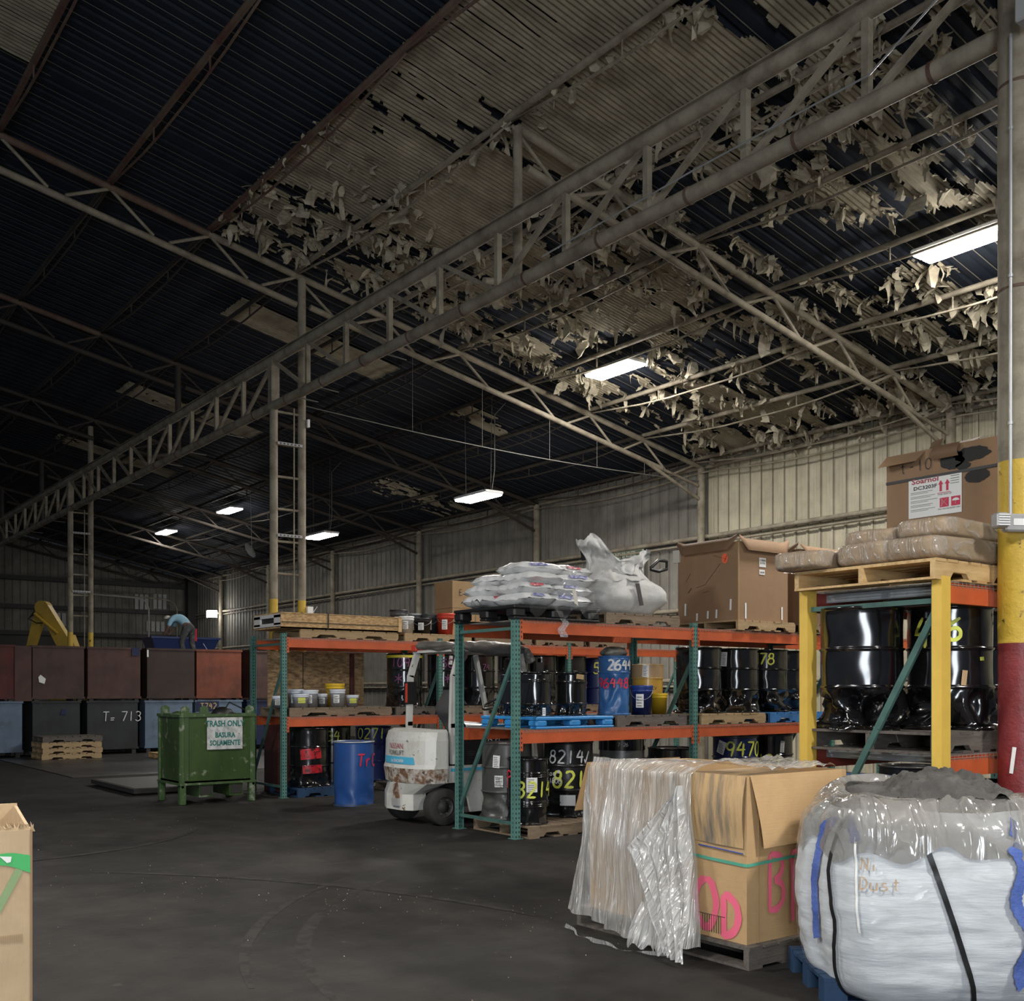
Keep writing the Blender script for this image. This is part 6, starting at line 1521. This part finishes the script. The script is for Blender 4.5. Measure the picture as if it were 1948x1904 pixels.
# ================================================================== film-draped carton in the aisle
GX, GY, GW, GD, GZ0, GZ1 = 4.74, 4.03, .94, 1.36, .131, 1.10
t = thing('draped_carton', 'large tan carton with pink spray and green band, half draped in clear film', 'cardboard box', (GX, GY, 0))
mb = MB(); th = .012
mb.box(0, GW, 0, th, GZ0, GZ1, M_cbl); mb.box(0, GW, GD - th, GD, GZ0, GZ1, M_cbl); mb.box(0, th, th, GD - th, GZ0, GZ1, M_cbl); mb.box(GW - th, GW, th, GD - th, GZ0, GZ1, M_cbl); mb.box(th, GW - th, th, GD - th, GZ0, GZ0 + .02, M_cbl)
mb.box(.10, .106, -.004, 0, GZ0, GZ1 - .02, M_cbt)
mb.box(th, GW - th, th, .75, GZ1 - .05, GZ1 - .03, M_cbs)
mb.build('carton_body', t)
# flaps: left face (-X) and right face (-Y)
mb = MB(); mb.grid(lambda u, v: (-.008 - .022 * math.sin(PI * min(1, v * 1.1)) - .008 * math.sin(u * 5), .0 + .02 * v + (.60) * u, GZ1 + .004 - (.42 - .02 * u) * v), 16, 10, M_cbs); mb.build('flap', t, label='sooty folded-down flap')
mb = MB(); mb.grid(lambda u, v: (.02 + .06 * v + (.86 - .10 * v) * u, -.008 - .05 * math.sin(PI / 2 * v) , GZ1 + .006 - (.42) * v + .02 * u * v), 12, 8, M_cbl); mb.build('flap', t, label='folded-down flap')
mb = MB(); mb.grid(lambda u, v: (GW + .01 + .06 * v, .05 + 1.2 * u, GZ1 - .30 * v), 6, 6, M_cbt); mb.grid(lambda u, v: (-.02 - .05 * v + .9 * u, GD + .01 + .07 * v, GZ1 + .01 - .33 * v), 6, 6, M_cbl); 
mb.build('flap', t)
mb = MB(); mb.tube([(-.012, .30 + .06, GZ1 - .43), (-.014, .25, GZ1 - .432), (-.012, .02, GZ1 - .445)], .004, mat('tape_blue', (.03, .08, .40), .4), 5); mb.build('blue_tape', t)
M_gst = mat('strap_green', (.10, .38, .27), .35)
mb = MB()
zz_ = .60
pts = [(-.008, .55, zz_ + .015), (-.008, .3, zz_ - .002), (-.006, .02, zz_ - .012), (.0, -.006, zz_ - .012), (.05, -.008, zz_ - .010), (.5, -.012, zz_ + .01), (GW, -.008, zz_ + .025)]
for a_, b_ in zip(pts[:-1], pts[1:]): mb.bar(a_, b_, .004, .018, M_gst, up=(0, 0, 1))
mb.build('plastic_strap', t)
strokes('BPER', .34, .042, M_pP, lambda u, v: (.17 + u * .80, -.004, .30 + v), slant=.04, gap=.74).build('spray_mark', t, label='pink sprayed letters')
mb = MB()
strokes('0', .30, .05, M_pP, lambda u, v: (-.004, .40 - u, .18 + v)).build('spray_mark', t, label='pink sprayed letters')
strokes('D', .24, .05, M_pP, lambda u, v: (-.004, .19 - u, .16 + v)).build('spray_mark', t, label='pink sprayed letters')
mb = MB(); 
for k in range(9): mb.box(-.006, -.004, .19 + k * .018, .193 + k * .018, .16, .26, M_ink)
mb.box(-.006, -.004, .16, .37, .262, .265, M_ink); mb.build('barcode_print', t)
# film: over the top and down the -X side
F_g = film('stretch_film_drape', tint=(.60, .585, .555), alpha=.52, streak=(1, 11, .6), bscale=3.0, rough=.12, bump=.9, white=.45)
F_g2 = film('stretch_film_fold', tint=(.60, .60, .59), alpha=.50, streak=(1, 10, 1.6), bscale=2.4, rough=.12, bump=1.0, white=.4)
def drape(u, v):
    # u: along the side (0 = near the corner, 1 = far end), v: 0 top .. 1 bottom
    if v < .18:
        q_ = v / .18; x = .55 * (1 - q_) - .0; z = GZ1 + .012 + .035 * math.sin(PI * q_) + .01 * noise.noise(Vector((u * 12, q_ * 5, 1)))
        y = (.50 - .10 * q_) + (GD - .55 + .10 * q_) * u
        cut = min(1, max(0, (.80 - u) / .25)); x = x * cut
        return (x - .02 * q_, y, z)
    q_ = (v - .18) / .82
    zb = .10 - .07 * math.sin(PI * min(1, u * 1.3)) + .10 * max(0, u - .75)
    y0 = .40 - .16 * q_; y1 = GD - .02 + .13 * q_ ** 2
    y = y0 + (y1 - y0) * u
    fold = .022 * math.sin(u * 46 + 2 * noise.noise(Vector((u * 3, q_ * 2, 5)))) * (.3 + .7 * q_) + .03 * noise.noise(Vector((u * 7, q_ * 3, 2)))
    x = -.035 - .09 * q_ ** 1.5 - .05 * math.sin(PI * min(1, q_ * 1.2)) * .4 + fold
    return (x, y, GZ1 - .01 - (GZ1 - zb) * q_ + .012 * noise.noise(Vector((u * 20, q_ * 3, 0))) * q_)
mb = MB(); mb.grid(drape, 120, 44, F_g)
dr = mb.build('film_drape', t)
# loose fold: triangular sheet falling diagonally to the floor near the corner
def fold2(u, v):
    top = Vector((-.05, .46, 1.02)); l_ = Vector((-.20, .78, .62)); bot = Vector((-.30, .20, .03)); b2 = Vector((-.24, .42, .04)); 
    if v < .45:
        q_ = v / .45; a_ = top.lerp(Vector((-.10, .34, .62)), q_); b_ = top.lerp(l_, q_)
    else:
        q_ = (v - .45) / .55; a_ = Vector((-.10, .34, .62)).lerp(bot, q_); b_ = l_.lerp(b2, q_)
    p = a_.lerp(b_, u); n1 = .018 * math.sin(u * 30 + 4 * v) + .03 * noise.noise(Vector((u * 4, v * 6, 8)))
    return p + Vector((n1 - .03 * math.sin(PI * u), 0, 0))
mb = MB(); mb.grid(fold2, 50, 40, F_g2)
mb.grid(lambda u, v: (lambda s_: (-.12 - .1 * v + .03 * math.sin(s_ * 9 + v * 3), .40 + .35 * u, .05 + .42 * (1 - v) * (1 - .4 * u) - .02 + .02 * math.sin(u * 25)))(u), 24, 14, F_g2)
mb.build('film_fold', t)
mb = MB(); mb.grid(lambda u, v: (-.18 - .14 * math.sin(PI * u) + .015 * math.sin(u * 30), .35 + 1.05 * u - .02 * v, .012 + .03 * v * (1 + math.sin(u * 14)) * .5), 40, 3, F_g2); mb.build('film_strip', t)
mb = MB(); mb.grid(lambda u, v: (.30 + .62 * u, .06 + .5 * v, GZ1 + .02 + .05 * abs(noise.noise(Vector((u * 5, v * 5, 3)))) + .03 * v), 20, 16, F_g)
mb.grid(lambda u, v: (GW + .02 + .16 * v, .02 + .35 * u, GZ1 + .0 - .42 * v * (1 - .4 * u)), 14, 14, F_g); mb.build('film_top', t)

# ================================================================== wrapped bulk bag in the aisle
bz0 = .131; BH = .94
t = thing('bulk_bag', 'huge white woven bulk bag wrapped in clear film with black bands and blue webbing', 'bulk bag', (5.155, 3.15, bz0), R(-YAW))
M_bag = mat('woven_white', (.60, .63, .66), .62, col2=(.50, .53, .56), thr=.55, soft=.22, scale=3.0, col3=(.12, .12, .12), thr3=.735, scale3=9, bump=.35, bscale=3, bstretch=(.8, .8, 6))
M_dirt = mat('grey_dust', (.055, .052, .05), .9, col2=(.11, .105, .095), thr=.55, soft=.15, scale=7, bump=1.0, bscale=14)
M_web = mat('webbing_blue', (.06, .11, .36), .6, col2=(.10, .16, .45), thr=.5, soft=.1, scale=40, stretch=(1, 1, 3))
F_bag = film('stretch_film_bag', tint=(.66, .66, .66), alpha=.05, streak=(1.2, 1.2, 3.2), bscale=2.2, rough=.12, bump=.5, white=.22)
F_top = film('stretch_film_bag_top', tint=(.31, .30, .28), alpha=.60, streak=(3.5, 2, 1), bscale=2.4, rough=.12, bump=.8, white=.35)
HXB, HYB = .64, .50
def bag(a, v, g=0.0):
    """a: angle round the bag, v: 0 foot .. 1 shoulder .. 1.35 inside the top"""
    c, s_ = math.cos(a), math.sin(a); n_ = 4.2
    rr = (abs(c) ** n_ + abs(s_) ** n_) ** (-1 / n_)
    rr = 1 + (rr - 1) * .85
    vv = max(0, min(v, 1))
    side = .80 + .22 * math.sin(PI * min(1, .13 + .80 * vv)) ** .8
    lob = 1 + .022 * math.cos(a * 6 + .6) + .010 * math.cos(a * 14)
    k = side * lob
    z = -.085 + (BH + .085) * vv
    if vv < .10: k *= .90 + .10 * (vv / .10) ** .5
    if v > .80:
        q_ = min(1, (v - .80) / .55); k *= math.cos(q_ * PI / 2 * .93) ** .50; z = BH * (.80 + .20 * math.sin(q_ * PI / 2)) + .05 * noise.noise(Vector((c * 2, s_ * 2, q_ * 2))) * q_
    n1 = .020 * noise.noise(Vector((c * rr * 2.5, s_ * rr * 2.5, z * 3))) + .013 * noise.noise(Vector((c * 2.2, s_ * 2.2, z * 13))) + .006 * noise.noise(Vector((c * 4, s_ * 4, z * 30))) + .009 * noise.noise(Vector((c * 9, s_ * 9, z * 9)))
    k += n1 + g
    return Vector((HXB * c * rr * k, HYB * s_ * rr * k, z))
mb = MB(); mb.grid(lambda u, v: bag(2 * PI * u, v * 1.02), 150, 70, M_bag, close_u=True)
mb.grid(lambda u, v: bag(2 * PI * u, 1.02 + v * .33), 60, 10, M_dirt, close_u=True); mb.build('bag_body', t)
mb = MB()
mb.grid(lambda u, v: (-.26 + .62 * u, -.36 + .60 * v, BH * 1.0 + .12 * math.sin(PI * u) ** .7 * math.sin(PI * v) ** .7 + .05 * noise.noise(Vector((u * 7, v * 7, 1))) + .02 * noise.noise(Vector((u * 20, v * 20, 1))) - .02), 50, 40, M_dirt); mb.build('dust_heap', t, label='grey dust on top')
mb = MB(); mb.grid(lambda u, v: bag(2 * PI * u, .0 + v * .90, .018 + .006 * math.sin(u * 90) * v), 150, 30, F_bag, close_u=True); mb.build('film_wrap', t)
def topfilm(u, v):
    p = bag(2 * PI * u, .70 + .09 * noise.noise(Vector((math.cos(2 * PI * u) * 3, math.sin(2 * PI * u) * 3, 4))) * (1 - v) + .48 * v, .020 + .035 * max(0, noise.noise(Vector((math.cos(2 * PI * u) * 2, math.sin(2 * PI * u) * 2, v * 2)))))
    pk = math.exp(-((u - .60) / .07) ** 2) * .06 + math.exp(-((u - .30) / .08) ** 2) * .14 + math.exp(-((u - .95) / .08) ** 2) * .05
    return p + Vector((0, 0, .02 + pk * math.sin(PI * min(1, v * 1.05))))
mb = MB(); mb.grid(topfilm, 200, 22, F_top, close_u=True); mb.build('film_top', t)
def ribbon(path, wd, mm, name, g=.03, jag=0.0, label=None):
    mb = MB(); P_ = path; vs = []
    for i, (a, v) in enumerate(P_):
        p = bag(a, v, g); q_ = bag(P_[min(i + 1, len(P_) - 1)][0], P_[min(i + 1, len(P_) - 1)][1], g) - bag(P_[max(i - 1, 0)][0], P_[max(i - 1, 0)][1], g)
        out = Vector((math.cos(a), math.sin(a), 0)); s_ = q_.cross(out).normalized() * wd / 2 * (1 + (jag * (i % 2)))
        vs += [p + s_, p - s_]
    mb.add(vs, [(2 * i, 2 * i + 1, 2 * i + 3, 2 * i + 2) for i in range(len(P_) - 1)], mm, True); return mb.build(name, t, label=label)
# local: -y faces the viewer (angle -90 deg), -x is the photograph's left
aL, aR = R(-134), R(-84)
ribbon([(R(-145) + .03 * math.sin(i * .3), 1.05 - i * .0262) for i in range(41)], .022, M_black, 'black_band')
ribbon([(R(-115) + R(31) * (i / 44) ** 1.0, 1.02 - i * .0231) for i in range(45)], .026, M_black, 'black_band')
ribbon([(R(-153) - R(9) * min(1, i / 14) + .03 * math.sin(i * .5), .93 - i * .018) for i in range(38)], .055, M_web, 'lifting_webbing', jag=.15)
ribbon([(R(-72) + .045 * math.sin(i * .30) + .008 * i / 3, .78 - i * .0165) for i in range(42)], .065, M_web, 'lifting_webbing', jag=.18)
ribbon([(R(-66) - R(5) * (i / 8), .95 - i * .018) for i in range(9)], .05, M_web, 'lifting_webbing')
ribbon([(R(-140) + R(.6) * i, .93 - i * .013) for i in range(12)], .05, M_web, 'lifting_webbing')
ribbon([(R(-134) + R(.15) * i, .86 - i * .02) for i in range(26)], .012, M_paper, 'seam')
M_hand = mat('marker_orange', (.46, .33, .22), .7)
for tx, v0 in (('Ni', .655), ('Dust', .565)):
    strokes(tx, .06, .006, M_hand, lambda u, v, v0=v0: bag(R(-131) + u / .66, v0 + v, .025)).build('handwriting', t)

# ================================================================== carton corner at the near left
t = thing('tall_carton', 'tall tan carton with frayed top edge and green spray paint', 'cardboard box', (.93, 4.15, 0), R(-9))
M_cbn = mat('cardboard_near', (.50, .37, .225), .75, col2=(.43, .31, .18), thr=.55, soft=.2, scale=4, var=.1, bump=.15, bscale=60, bstretch=(2, 2, .15))
GH = 1.10
mb = MB()
mb.box(-.9, 0, 0, .012, .10, GH - .012, M_cbn); mb.box(-.012, 0, .012, .9, .10, GH - .01, M_cbn); mb.box(-.9, -.888, .012, .9, .10, GH, M_cbn); mb.box(-.9, 0, .888, .9, .10, GH, M_cbn); mb.box(-.9, 0, 0, .9, .09, .11, M_cbn)
mb.box(-.003, .004, -.004, .012, .10, GH - .012, M_cb)
for k in range(14): mb.box(-.11 + k * .006, -.1085 + k * .006, -.002, 0, .68, .71, M_cbt)
mb.build('carton_body', t)
mb = MB()
for k in range(26):
    x = -.10 + .1 * rnd.random(); mb.add([(x, .006, GH - .02), (x + .014, .008, GH - .02), (x + rnd.uniform(-.03, .03), rnd.uniform(0, .02), GH + rnd.uniform(.0, .02))], [(0, 1, 2)], M_cbn)
mb.grid(lambda u, v: (-.085 + .08 * u, .02, GH - .03 + .045 * v - .01 * u), 4, 2, M_cbt); mb.build('frayed_edge', t)
mb = MB(); mb.grid(lambda u, v: (-.13 + .13 * u, -.003, 1.0 + .008 * math.sin(u * 4) - (.035 + .03 * u) * v), 8, 2, M_pG); mb.build('spray_band', t, label='green spray band')
mb = MB(); mb.grid(lambda u, v: (-.02 - .08 * v - .03 * u, -.0025, .955 - .16 * v), 3, 6, mat('spray_green_faint', (.24, .34, .16), .7)); mb.build('spray_streak', t)
mb = MB(); mb.add([(-.105, -.005, .998), (-.065, -.005, .994), (-.068, -.005, .975), (-.08, -.005, .972)], [(0, 1, 2, 3)], M_paper); mb.build('paper_scrap', t)
mb = MB(); 
for yy in (.02, .4, .8): mb.box(-.88, -.02, yy, yy + .08, 0, .09, M_woodM)
mb.build('skid', t)

# ================================================================== dust marks: small litter on the floor
mb = MB()
for k in range(300):
    if rnd.random() < .5:
        s_ = rnd.random(); x = 2.6 + 3.2 * s_ + rnd.gauss(0, .25); y = 9.2 - 5.2 * s_ + rnd.gauss(0, .35)
    else: x = rnd.uniform(.5, 6.4); y = rnd.uniform(3.2, 16)
    r_ = rnd.uniform(.002, .006)
    mb.add([(x - r_, y, .001), (x, y - r_, .001), (x + r_, y + r_ * .4, .001), (x, y + r_, .006)], [(0, 1, 3), (1, 2, 3), (2, 0, 3)], M_woodM if k % 3 else M_grey)
o = mb.build('litter_specks'); tag(o, 'pale dust crumbs scattered on the dark floor', 'litter'); o['kind'] = 'stuff'

# tyre scuffs on the floor
M_scuf = mat('floor_scuff', (.034, .032, .030), .8, col2=(.02, .019, .018), thr=.52, soft=.06, scale=9, spec=.2)
for k, (cx_, cy_, r_, a0, a1, w_) in enumerate(((6.6, 4.2, 4.1, 120, 172, .05), (6.6, 4.2, 4.45, 122, 165, .04), (-1.5, 5.0, 6.2, 8, 48, .05), (2.2, 13.2, 2.6, 250, 330, .05))):
    mb = MB(); n_ = 40
    vs = []
    for i in range(n_ + 1):
        a_ = R(a0 + (a1 - a0) * i / n_)
        for s_ in (-1, 1): vs.append((cx_ + (r_ + s_ * w_ * (.4 + .6 * math.sin(PI * i / n_))) * math.cos(a_), cy_ + (r_ + s_ * w_ * (.4 + .6 * math.sin(PI * i / n_))) * math.sin(a_), .0010 + .0008 * k))
    mb.add(vs, [(2 * i, 2 * i + 1, 2 * i + 3, 2 * i + 2) for i in range(n_)], M_scuf)
    o = mb.build('tyre_scuff', bpy.data.objects['floor'])
